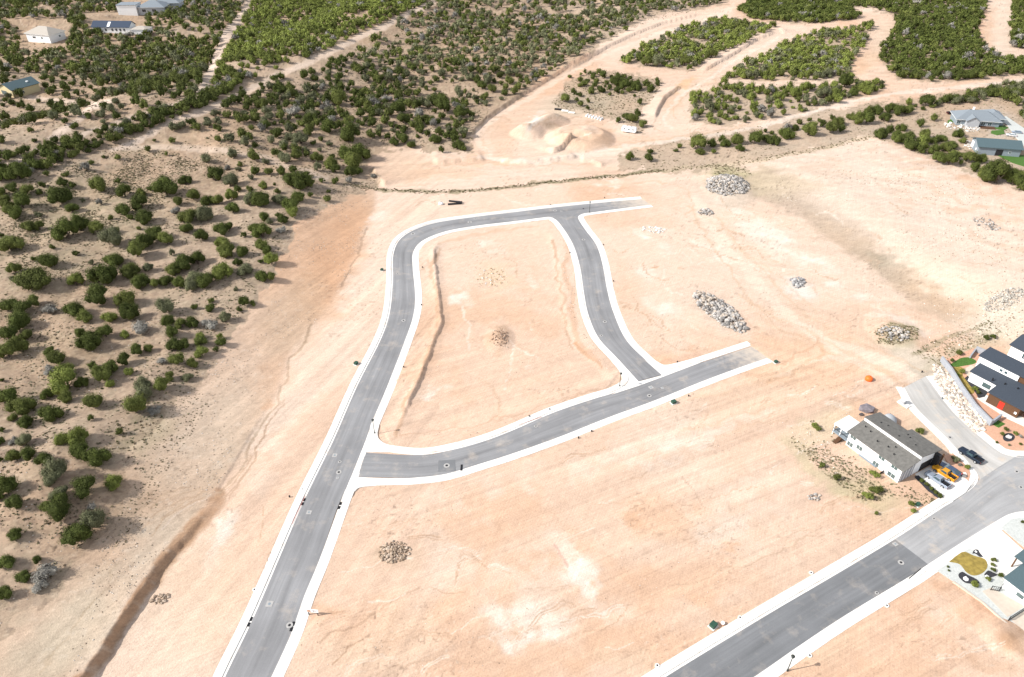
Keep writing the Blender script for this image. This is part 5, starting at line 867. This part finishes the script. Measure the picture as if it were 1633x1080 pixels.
h.box('entry_post', 'brown_wood', 13.3, 13.6, -1.6, -1.3, 0, 4.4); h.box('entry_wall', 'dark', 12.1, 13.0, -1.4, -.02, 0, 4.2)
h.roof([(0, 16.0, 3.7), (5.4, 16.0, 4.1), (5.4, 20.0, 4.0), (0, 20.0, 3.6)], 'trim', .18, 'deck_roof'); d = h.box('deck', 'siding_grey', -.1, 5.4, 15.35, 19.8, 1.1, 1.35)
for x in (.05, 5.2):
    for y in (17.6, 19.6): h.box('deck_post', 'trim', x, x + .18, y, y + .18, -.2, 3.6)
b = MB(); 
for k in range(18): b.box(-.1 + k * .32, -.06 + k * .32, 19.74, 19.78, 1.35, 2.3)
b.box(-.1, 5.4, 19.72, 19.8, 2.3, 2.38); b.box(-.14, -.06, 15.4, 19.8, 2.3, 2.38); b.build('railing', 'dark', h.o); h.box('deck_back_wall', 'siding_grey', .2, 5.2, 15.31, 15.34, 1.4, 3.4)
b = MB()
for k in range(6): b.box(-2.2 + k * .34, -1.82 + k * .34, 16.6, 17.6, -.1, .18 + k * .19)
b.build('steps', 'brown_wood', h.o); h.box('patio_railing', 'dark', -1.5, -.06, 3.9, 3.96, .0, .9); h.box('lower_ledge', 'siding_grey', -.4, -.01, 6.0, 11.0, 0, .35)
# ground plates round the houses
flat('driveway', [(1459,757),(1502,734.5),(1516,742),(1534,759),(1544,768.5),(1548,774),(1540,786),(1519,800),(1504,793.5)], .215, 'concrete', 'pale concrete driveway in front of the white house', cat='driveway', th=.4)
flat('planting_bed', [(1504,728),(1519,724),(1534,737),(1545,750),(1547,757),(1544,768),(1531,758),(1514,742)], .23, 'gravel_red', 'brown gravel bed between driveway and dusty street', cat='bed', th=.4)
flat('planting_bed', [(1458,761),(1464,759),(1500,790),(1504,793),(1499,796),(1480,784)], .235, 'mulch', 'long dark planted strip beside the driveway', cat='bed', th=.4)
def bush(px, py, W, label, tone=0, name='garden_shrub'):
    e = P1(px, py); o = thing(name, label, 'shrub', (e.x, e.y, max(e.z, 0) + .1), random.random() * 6, 'garden shrubs'); o.scale = (W, W, W); c = bpy.data.objects.new('crown', crown_mesh('n', random.randrange(8), tone)); C.objects.link(c); c.parent = o
def boulder(px, py, W, label, m='rock', col=(.2,.19,.18), flatn=1):
    e = P1(px, py); v, f, c = STONE[random.randrange(8)]; o = npmesh('boulder', v * W * np.array([1, 1, flatn]), f, m, c[:, None] * np.array(col)); o.location = (e.x, e.y, max(e.z, .1) + W * .1); tag(o, label, 'boulder')
bush(1525, 738, 2.0, 'grey spiky bush in the gravel bed, largest of its plants', 2); bush(1519, 732, 1.3, 'small bush at the top end of the gravel bed', 2); bush(1540.5, 748, 1.7, 'yellow green round bush in the gravel bed', 4); bush(1530, 744, 1.2, 'low bush in the middle of the gravel bed', 3); boulder(1536, 761, 1.8, 'dark boulder at the lower tip of the gravel bed'); boulder(1538, 757, 1.2, 'pale boulder behind the dark one in the gravel bed', col=(.7,.66,.6))
for k, (px, py) in enumerate(((1470,768),(1477,774),(1485,781),(1492,787),(1498,793))): bush(px, py, 1.3, 'low plant in the dark strip, ' + ['top one', 'second from the top', 'middle one', 'second from the bottom', 'bottom one'][k], 1 if k % 2 else 0)
boulder(1381, 654, 4.2, 'dark grey covered heap behind the white house', col=(.17,.15,.16), flatn=.8); boulder(1373.5, 661.5, 1.4, 'small dark lump left of the covered heap', col=(.08,.07,.07))
e = P1(1416, 676); o = thing('covered_boat', 'rounded pale grey tarp covered boat behind the house roof', 'boat', (e.x, e.y, e.z), R(60)); MB().loft([[(x, r * math.cos(a), max(0, r * 1.15 * math.sin(a)) + (.0 if math.sin(a) > 0 else -.1)) for a in np.linspace(0, 6.283, 13)[:-1]] for x, r in ((-3.0,.7),(-2.4,1.6),(-.5,2.1),(1.4,2.0),(2.7,1.3),(3.3,.4))]).build('tarp', 'wall_pale_grey', o, smooth=True); MB().box(3.2, 4.4, -.06, .06, .3, .42).build('drawbar', 'dark', o)
for px, py, lb in ((1391,667,'left of two red rolls behind the house'), (1396,663.5,'right of two red rolls behind the house')):
    e = P1(px, py); o = thing('hose_roll', lb, 'roll', (e.x, e.y, e.z + .35), R(30)); b = MB().cyl(0, 0, -.35, -.05, .6, n=12).build('coil', 'red', o); MB().cyl(0, 0, -.06, .12, .25, n=10).build('hub', 'dark', o)
e = P1(1441, 645); o = thing('utility_box', 'white utility box at the top kerb of the dusty street', 'utility box', (e.x, e.y, e.z), R(-60)); MB().box(-1.6, 1.6, -.8, .8, -.1, .35).build('pad', 'concrete', o); MB().box(-.9, .3, -.6, .6, .35, 1.5).build('cabinet', 'wall_pale_grey', o, .05); MB().box(-.95, .35, -.65, .65, 1.5, 1.58).build('lid', 'trim', o)
stub(1470, 594, 'dark valve box at the top of the dusty street', .6); stub(1502, 637, 'grey green box in the boulder slope kerb', .7, 'siding_grey')
for k, (px, py, W) in enumerate(((1299,682,2.2),(1305,687,1.6),(1334,765,2.0),(1391,758,2.0),(1397,762,1.7),(1393,786,2.6),(1402,783,2.0),(1384,795,2.2),(1378,791,1.6),(1311,745,1.7),(1466,690,2.4),(1396,820,1.2),(1455,817,1.4),(1452,806,1.6))): bush(px, py, W, ['upper weed clump on the lot edge left of the house','second weed clump on the lot edge','weed clump on the berm left of the house corner','weed clump at the wall foot','right weed clump at the wall foot','largest weed clump before the house','right weed clump before the house','lower weed clump before the house','left lower weed clump before the house','weed clump halfway down the berm','weed clump behind the house roof','dark weed on the bare lot before the street','small weed at the kerb below the house','weed beside the teal cabinet'][k], (4,1,1,4)[k % 4])
# right-hand house behind the block wall
h = House('dark_roofed_house', 'white house with charcoal roofs, brown front and red door', 1561, 603, -60)
def HB_(px, py, z): return F(px, py, z)
def local(h, q): 
    m = h.o.matrix_basis.inverted() if False else None; c, s_ = math.cos(-h.o.rotation_euler.z), math.sin(-h.o.rotation_euler.z); x, y = q[0] - h.o.location.x, q[1] - h.o.location.y; return (x * c - y * s_, x * s_ + y * c)
o2 = (1490, 530); k2 = 5.4
def L2(a, b_, z): x, y = local(h, F(o2[0] + a / k2, o2[1] + b_ / k2, z)); return (x, y)
z1, z2 = 3.6, 6.6
h.o.location.z = 0
a = L2(305, 335, z1); b_ = L2(520, 452, z1); c = L2(460, 515, z1); d = L2(750, 668, z1)
ux = Vector((d[0] - c[0], d[1] - c[1])).normalized(); uy = Vector((-ux.y, ux.x))
fr = lambda p: (Vector(p).dot(ux), Vector(p).dot(uy))
A, B_, Cc, D_ = fr(a), fr(b_), fr(c), fr(d); T1 = fr(L2(380, 200, z2)); T2 = fr(L2(740, 378, z2)); T3 = fr(L2(545, 180, z2))
W3 = lambda s_, t, z: (ux.x * s_ + uy.x * t, ux.y * s_ + uy.x * 0 + uy.y * t, z)
def ubox(n, m, s0, s1, t0, t1, z0, z3, parent=None): return MB().loft([[W3(s0,t0,z), W3(s1,t0,z), W3(s1,t1,z), W3(s0,t1,z)] for z in (z0, z3)]).build(n, m, parent or h.o)
yb = T1[1]; t_front = Cc[1]; t_mid = A[1]; s0 = A[0]; sc_ = Cc[0]; s_end = D_[0] + 8
ubox('wall', 'white_wall', s0 + .4, sc_ + 3, t_mid + .4, yb + 5.5, -.3, z1); ubox('wall', 'brown_wood', sc_ + .4, D_[0] - .3, t_front + .5, t_mid + 2, -.3, z1 - .05); ubox('upper_wall', 'white_wall', T1[0] + .3, T2[0] - .2, yb + .4, yb + 5.3, -.3, z2 - .05); ubox('upper_wall', 'brown_wood', T2[0] - .2, T2[0] + 8, yb + .8, yb + 5.2, -.3, z2 - .06)
def uroof(s0, s1, t0, t1, za, zb, m='shingle_dark', th=.25): return MB().slab([W3(s0,t0,za), W3(s1,t0,za), W3(s1,t1,zb), W3(s0,t1,zb)], th).build('roof', m, h.o)
uroof(s0, sc_ - .004, t_mid, yb + .38, z1 + .1, z1 + .9); uroof(sc_, s_end, t_front, yb + .38, z1 + .1, z1 + .95); uroof(T1[0], s_end, yb, yb + 5.8, z2 + .15, z2 + .7)
ubox('door', 'red', sc_ + 3.4, sc_ + 4.8, t_front + .42, t_front + .5, -.2, 2.6); ubox('entry_light', 'trim', sc_ + 7.6, sc_ + 8.2, t_front + .38, t_front + .5, 1.2, 1.8)
ubox('window', 'glass_pale', sc_ - 3.6, sc_ - 1.4, t_mid + .33, t_mid + .41, .9, 2.3)
for k in (0, 1.3): ubox('small_window', 'glass', T2[0] - 5.2 + k, T2[0] - 4.5 + k, yb + .34, yb + .41, 5.0, 5.7)
for s_, t_ in ((2, 1.6), (5, 2.2), (8, 3.0), (11, 2.6), (13, 4.4)): ubox('roof_vent', 'black', sc_ + s_ - 4, sc_ + s_ - 3.7, t_mid + t_ - 1.2, t_mid + t_ - .9, z1 + .3, z1 + 1.15)
h2 = House('pale_house', 'pale house with charcoal roof behind, at the right frame edge', 1622, 575, -58); h2.o.location.z = 0
h2.box('wall', 'white_wall', -3.0, 16, 0, 10, -.3, 4.0); h2.roof([(-3.5, -.6, 4.1), (16.5, -.6, 4.1), (16.5, 5, 5.6), (-3.5, 5, 5.6)], 'shingle_dark'); h2.roof([(-3.5, 5.004, 5.6), (16.5, 5.004, 5.6), (16.5, 10.6, 4.1), (-3.5, 10.6, 4.1)], 'shingle_dark'); h2.win('y-', 1.2, 1.5, 1.0, 1.6, 'glass', at=0); h2.win('y-', 7, 1.5, 1.4, 1.4, 'glass', at=0)
def blockwall(pts, hgt, th, label, m='block'):
    q = FL(pts); o = thing('block_wall', label, 'wall', (q[0][0], q[0][1], 0)); b = MB(); cap = MB()
    for i in range(len(q) - 1):
        p0, p1 = q[i] - q[0], q[i + 1] - q[0]; t = (p1 - p0) / np.hypot(*(p1 - p0)); n = np.array([-t[1], t[0]]) * th / 2; p1 = p1 - t * .0
        b.slab([(*(p0 - n), hgt), (*(p1 - n), hgt), (*(p1 + n), hgt), (*(p0 + n), hgt)], hgt + .4); n2 = n * 1.25; p1 = p1 - t * .003; cap.slab([(*(p0 - n2), hgt + .1), (*(p1 - n2), hgt + .1), (*(p1 + n2), hgt + .1), (*(p0 + n2), hgt + .1)], .095)
    b.build('wall', m, o); cap.build('coping', m, o)
blockwall([(1499.5,577),(1514,595),(1531,623),(1552,653),(1578.5,680)], 1.9, .4, 'long grey block wall above the boulder slope'); blockwall([(1579,679),(1594,668)], 1.6, .35, 'short return of grey block wall at the red gravel yard'); blockwall([(1554,561),(1580,572)], 1.9, .35, 'grey block wall piece behind the lawn'); blockwall([(1553.5,562),(1546,572)], 1.2, .3, 'short grey wall at the top of the lawn')
flat('yard_gravel', [(1500,577),(1552,556),(1600,580),(1640,640),(1690,735),(1640,726),(1612,723),(1596,714),(1576,700),(1561,688),(1579,681),(1550,650),(1530,620),(1514,594)], .14, 'gravel_red', 'red gravel yard of the charcoal roofed house', cat='yard', th=.4)
flat('lawn', [(1512,584),(1520,579),(1532,572),(1545,571),(1556,576),(1553,581),(1538,584),(1524,586)], .19, 'lawn', 'curved green lawn behind the block wall', cat='lawn', sm=4); flat('lawn', [(1513,588),(1530,586),(1536,590),(1535,600),(1545,612),(1553,624),(1550,629),(1540,626),(1528,606)], .2, 'lawn_dry', 'yellowish strip of grass along the block wall', cat='lawn', sm=4)
flat('lawn', [(1579,676),(1589,669.5),(1603,677),(1592,683)], .2, 'lawn', 'small square green lawn by the wall corner', cat='lawn'); flat('path', [(1557,636),(1569,628),(1600,650),(1633,668),(1690,690),(1690,703),(1633,681),(1605,668)], .2, 'concrete', 'pale concrete walk in front of the brown wall', cat='path')
flat('patio', [(1536,590),(1548,583),(1558,588),(1545,604)], .2, 'patio', 'pinkish paving beside the curved lawn', cat='patio'); flat('mulch_ring', [(1599,697),(1604,692),(1612,692),(1618,697),(1615,703),(1606,705),(1600,702)], .2, 'mulch', 'round dark mulch bed in the red gravel yard', cat='bed', sm=3)
flat('mulch_ring', [(1538,604),(1543,600),(1552,612),(1564,618),(1575,626),(1570,634),(1560,636),(1556,628),(1545,614)], .215, 'mulch', 'dark mulch bed at the foot of the white wall', cat='bed')
boulder(1608, 698, 1.6, 'pale rock in the dark mulch ring', col=(.55,.52,.5))
for px, py, W, lb, t_ in ((1529,566,2.2,'bush left of the curved lawn top',1),(1603,687,1.5,'shrub above the mulch ring',1),(1597,694,1.4,'shrub left of the mulch ring',1),(1619,693,1.4,'shrub right of the mulch ring',4),(1627,698,1.0,'pale shrub at the right of the mulch ring',3),(1589,707,.8,'small dark plant at the kerb of the red yard',0),(1609,711,.7,'tiny plant below the mulch ring',2),(1627,710,.9,'small dark plant nearest the right edge',0),(1533,595,2.0,'yellow bush by the strip of grass',4),(1526,600,1.6,'bush beside the wall on the grass strip',4),(1554,622,1.8,'round yellow bush at the wall',4),(1566,614,1.6,'dark plant at the foot of the white wall',0),(1517,577,1.4,'low plant by the top end of the wall',1),(1572,541,2.2,'left dark bush on the pale rise',0),(1582,540,2.0,'right dark bush on the pale rise',0),(1560,628,1.4,'dark plant beside the concrete walk',0)): bush(px, py, W, lb, t_)
e = P1(1605, 656); o = thing('outdoor_grill', 'black covered grill on the concrete walk', 'grill', (e.x, e.y, .25), R(30)); MB().box(-.6, .6, -.4, .4, .4, 1.1).build('body', 'black', o, .05); MB().box(-.5, .5, -.3, .3, 1.1, 1.35).build('hood', 'dark', o, .08)
for x in (-.45, .45): MB().box(x - .05, x + .05, -.3, .3, 0, .4).build('leg', 'dark', o)
# lower right house
h = House('teal_roofed_house', 'low white house with teal grey roofs at the lower right edge', 1595, 946, -60, .15); o2 = (1483, 810); k2 = 5.684
a = L2(665, 635, 3.0); b_ = L2(825, 530, 3.6); c = L2(853, 780, 3.0)
ux = Vector((c[0] - a[0], c[1] - a[1])).normalized(); uy = Vector((-ux.y, ux.x)); A = fr(a); B_ = fr(b_)
ubox('wall', 'white_wall', A[0] + .4, A[0] + 20, A[1] + .4, B_[1] + 4, -.5, 2.95); uroof(A[0], A[0] + 20.5, A[1], B_[1], 3.1, 3.9, 'shingle_teal'); uroof(A[0], A[0] + 20.5, B_[1] + .004, B_[1] + 4.5, 3.9, 3.2, 'shingle_teal')
p = fr(L2(765, 440, 3.4)); uroof(p[0], p[0] + 6, p[1], p[1] + 3.5, 3.4, 3.9, 'shingle_teal'); q = fr(L2(715, 560, 0)); ubox('porch_post', 'brown_wood', p[0] + .3, p[0] + .55, p[1] + .3, p[1] + .55, -.3, 3.3); ubox('porch_wall', 'white_wall', p[0] + 3, p[0] + 6, p[1] + .4, p[1] + 3.2, -.3, 3.3); ubox('window', 'glass_pale', A[0] + 3.2, A[0] + 4.6, A[1] + .33, A[1] + .41, .9, 1.9)
flat('driveway', [(1546,873),(1596,846),(1640,886),(1690,930),(1640,960),(1602,926)], .215, 'concrete', 'white concrete driveway of the teal roofed house', cat='driveway', th=.4); flat('yard_gravel', [(1596,843),(1612,828),(1640,825),(1700,835),(1700,910),(1640,880)], .2, 'gravel_pale', 'pale gravel corner at the right edge', cat='yard', th=.4)
flat('yard_gravel', [(1494,911),(1513,898),(1545,875),(1560,882),(1602,926),(1610,940),(1700,1010),(1700,1100),(1604,994),(1566,960),(1519,928)], .19, 'gravel_pale', 'pale blue gravel front yard with plants', cat='yard', th=.5); flat('lawn', [(1513,897),(1528,885),(1538,881),(1552,887),(1570,893),(1574,905),(1566,915),(1553,919),(1541,914),(1530,901)], .225, 'lawn_dry', 'leaf shaped dry golden lawn in the gravel yard', cat='lawn', sm=4)
flat('patio', [(1566,944),(1580,938),(1633,968),(1606,985)], .225, 'patio', 'beige concrete side patio', cat='patio'); flat('patio', [(1611,989),(1640,971),(1700,1010),(1700,1070)], .2, 'patio', 'beige rear patio at the right edge', cat='patio')
for pts, lb in (([(1550,884),(1553,878),(1559,878),(1562,883),(1567,889),(1562,889),(1555,884)],'small dark mulch figure above the dry lawn'), ([(1529,922),(1528,917),(1534,913),(1543,918),(1557,925),(1561,931),(1550,932),(1538,930)],'largest oval mulch bed in the gravel yard'), ([(1569,917),(1575,911),(1583,914),(1590,918),(1580,922),(1572,924)],'dark mulch bed right of the dry lawn')): flat('mulch_bed', pts, .235, 'mulch', lb, cat='bed', sm=3)
boulder(1540, 924, 1.5, 'white rock in the oval mulch bed', col=(.8,.79,.76)); boulder(1573.5, 920, 1.0, 'white rock in the right mulch bed', col=(.8,.79,.76)); boulder(1556, 880.5, .8, 'white rock in the small mulch figure', col=(.8,.79,.76))
for px, py, W, lb, t_ in ((1553,934,1.7,'bright spiky plant below the oval bed',4),(1574,926,1.3,'bright plant below the right mulch bed',4),(1584,896,1.3,'green plant by the driveway edge, top',1),(1582,903,1.0,'green plant by the driveway edge, middle',1),(1583,911,1.2,'green plant by the driveway edge, lower',0),(1595,919,1.3,'dark plant at the house corner',0),(1511,905,.6,'tiny plant at the kerb end of the gravel',0),(1512,911,.6,'lower tiny plant at the kerb end',0),(1631,836,1.3,'dark shrub at the right edge by the pavement',0)): bush(px, py, W, lb, t_)
blockwall([(1519,929),(1566,962),(1604,996),(1660,1045)], .35, .3, 'low concrete edging between gravel yard and bare lot', 'patio')
def railing(pts, hgt, label):
    q = FL(pts); o = thing('metal_fence', label, 'fence', (*q[0], .2)); b = MB(); 
    for i in range(len(q) - 1):
        p0, p1 = q[i] - q[0], q[i + 1] - q[0]; t = (p1 - p0) / np.hypot(*(p1 - p0)); n = np.array([-t[1], t[0]]) * .05
        for z in (.2, hgt): b.slab([(*(p0 - n), z), (*(p1 - n), z), (*(p1 + n), z), (*(p0 + n), z)], .07)
        m = int(np.hypot(*(p1 - p0)) / .35)
        for k in range(m): c = p0 + (p1 - p0) * k / m; b.box(c[0] - .02, c[0] + .02, c[1] - .02, c[1] + .02, 0, hgt)
    b.build('panel', 'dark', o); pb = MB()
    for c in q - q[0]: pb.box(c[0] - .06, c[0] + .06, c[1] - .06, c[1] + .06, -.1, hgt + .1)
    pb.build('posts', 'dark', o)
railing([(1579,942),(1592,944),(1600,932)], 1.3, 'black metal fence at the corner of the teal roofed house'); railing([(1607,991),(1640,970)], 1.3, 'dark metal fence between the two beige patios')
# far right houses
h = House('blue_roofed_house', 'large house with blue grey hipped metal roofs', 1556, 196, -14); h.hip(-11, 9, -6, 6, 3.2, 3.4, 'roof_blue', .9, 'siding_grey'); h.hip(3.5, 12, -2, 10, 3.6, 2.4, 'roof_blue', .8, 'siding_grey'); h.gable(-7, -1, -8.5, -2, 3.3, 1.9, 'roof_blue', .5, 'y', 'wall_pale_grey')
for x in (-10, -2, 1.5, 4.5): h.win('y-', x, .8, 1.8, 1.6, 'glass', at=-6)
h.box('deck', 'brown_wood', 0, 7, -9.5, -6.02, .2, .5); h.box('garage_door', 'dark', 12.0, 12.08, 0, 3, 0, 2.6); h.box('garage_door', 'dark', 12.0, 12.08, 5, 8, 0, 2.6); h.box('chimney', 'trim', -3, -2.2, 1.5, 2.3, 5.4, 7.4)
h = House('detached_garage', 'grey garage building with dark green grey gable roof', 1585, 242, -13, cat='garage'); h.gable(-9, 9, -5.5, 5.5, 4.0, 2.0, 'shingle_teal', .8, 'x', 'siding_grey'); h.box('door', 'dark', -1.4, 1.6, -5.56, -5.48, 0, 3.0); h.win('y-', 4.6, 1.4, .9, 1.1, 'glass', at=-5.5); h.box('side_hatch', 'trim', -9.1, -8.98, 1.8, 4.6, .6, 3.4); h.win('x-', -2.5, 1.2, .8, .8, 'trim', at=-9)
for pts, m, lb in (([(1583,202),(1600,201),(1608,204),(1601,208),(1586,206)],'lawn','upper green lawn beside the blue roofed house'), ([(1581,209),(1600,208),(1602,214),(1590,216),(1580,213)],'lawn','lower green lawn beside the blue roofed house'), ([(1592,249),(1610,247),(1640,249),(1640,268),(1614,260)],'lawn','green lawn in front of the garage'), ([(1511,193),(1519,190),(1523,193),(1518,197),(1511,197)],'lawn','small green lawn left of the blue roofed house'), ([(1592,190),(1604,186),(1640,210),(1680,235),(1640,240),(1618,218),(1606,200)],'gravel_pale','pale gravel drive behind the far houses')):
    w3 = P([a_ for a_, c_ in pts], [c_ for a_, c_ in pts]); tag(MB().slab([(x, y, z + .25) for x, y, z in w3], .6).build('lawn' if m == 'lawn' else 'driveway', m), lb, 'lawn' if m == 'lawn' else 'driveway', None, 'structure')
rock_pile(1530, 210, 30, 8, 8, 150, 1.3, .3, 'pale boulders on the slope below the blue roofed house', [(.6,.57,.52), (.5,.47,.43)]); rock_pile(1545, 240, 14, 7, 10, 60, 1.2, .4, 'pale boulders left of the garage', [(.6,.57,.52), (.5,.45,.4)])
# far left houses
h = House('hipped_house', 'white house with beige hipped roof among dense junipers', 75, 64, -18); h.hip(-10, 11, -7, 7, 5.6, 4.0, 'roof_beige', .9, 'white_wall'); h.win('y-', -3, 2.6, 2.6, 1.2, 'dark', at=-7); h.win('y-', 4, 2.6, 1.4, 1.2, 'glass', at=-7); h.win('x+', 2, 2.6, 1.4, 1.2, 'glass', at=11)
h = House('long_house', 'long cream house with navy roof panels and row of windows', 186, 50, -3); h.gable(-15, 13, -5, 5, 4.2, 3.0, 'roof_navy', .7, 'x', 'white_wall'); MB().slab([(-3.6, -5.2, 4.42), (-1.6, -5.2, 4.42), (-1.6, -1.2, 6.84), (-3.6, -1.2, 6.84)], .1).build('roof_panel', 'trim', h.o)
for x in (-12, -9, -5, 0, 3, 6, 9): h.win('y-', x, 1.2, 1.4, 1.8, 'dark', at=-5)
h.hip(15, 27, -7, 2, 3.0, 1.6, 'roof_beige', .6, 'white_wall')
h = House('flat_roofed_house', 'white block house with grey roofs in the far top left', 222, 22, 4); h.box('wall', 'white_wall', -14, 1, -6, 6, -1, 7.5); h.box('roof', 'roof_blue', -14.4, 1.4, -6.4, 6.4, 7.5, 7.8); h.hip(1.5, 22, -4, 12, 5.5, 4.0, 'roof_blue', 1, 'wall_pale_grey'); h.hip(10, 30, 10, 22, 6, 3.5, 'roof_blue', 1, 'wall_pale_grey'); h.win('y-', 6, 2, 3, 2, 'dark', at=-4); h.win('y-', 14, 2, 3, 2, 'dark', at=-4)
h = House('yellow_house', 'yellow gabled house with teal roof and pale garage door', 34, 148, -28); h.gable(-6, 6, -8, 8, 4.4, 2.6, 'shingle_teal', .7, 'y', 'yellow_wall'); h.box('garage_door', 'glass_pale', -4.2, .6, -8.08, -7.98, 0, 3.0); h.win('y-', 3.4, 1.2, 1.2, 1.2, 'dark', at=-8); h.win('x+', -2, 1.2, 1.2, 1.2, 'dark', at=6); h.box('skylight', 'trim', 2.5, 3.6, 3, 4.2, 5.4, 6.1)
kerb_paint([(826,679),(845,672),(864,665.5)], 'red painted kerb on the cross street'); kerb_paint([(621.5,446),(622,436),(623,424)], 'red painted kerb on the tight bend'); kerb_paint([(466,837),(476,815),(487,792)], 'red painted kerb on the long street below the cross street')
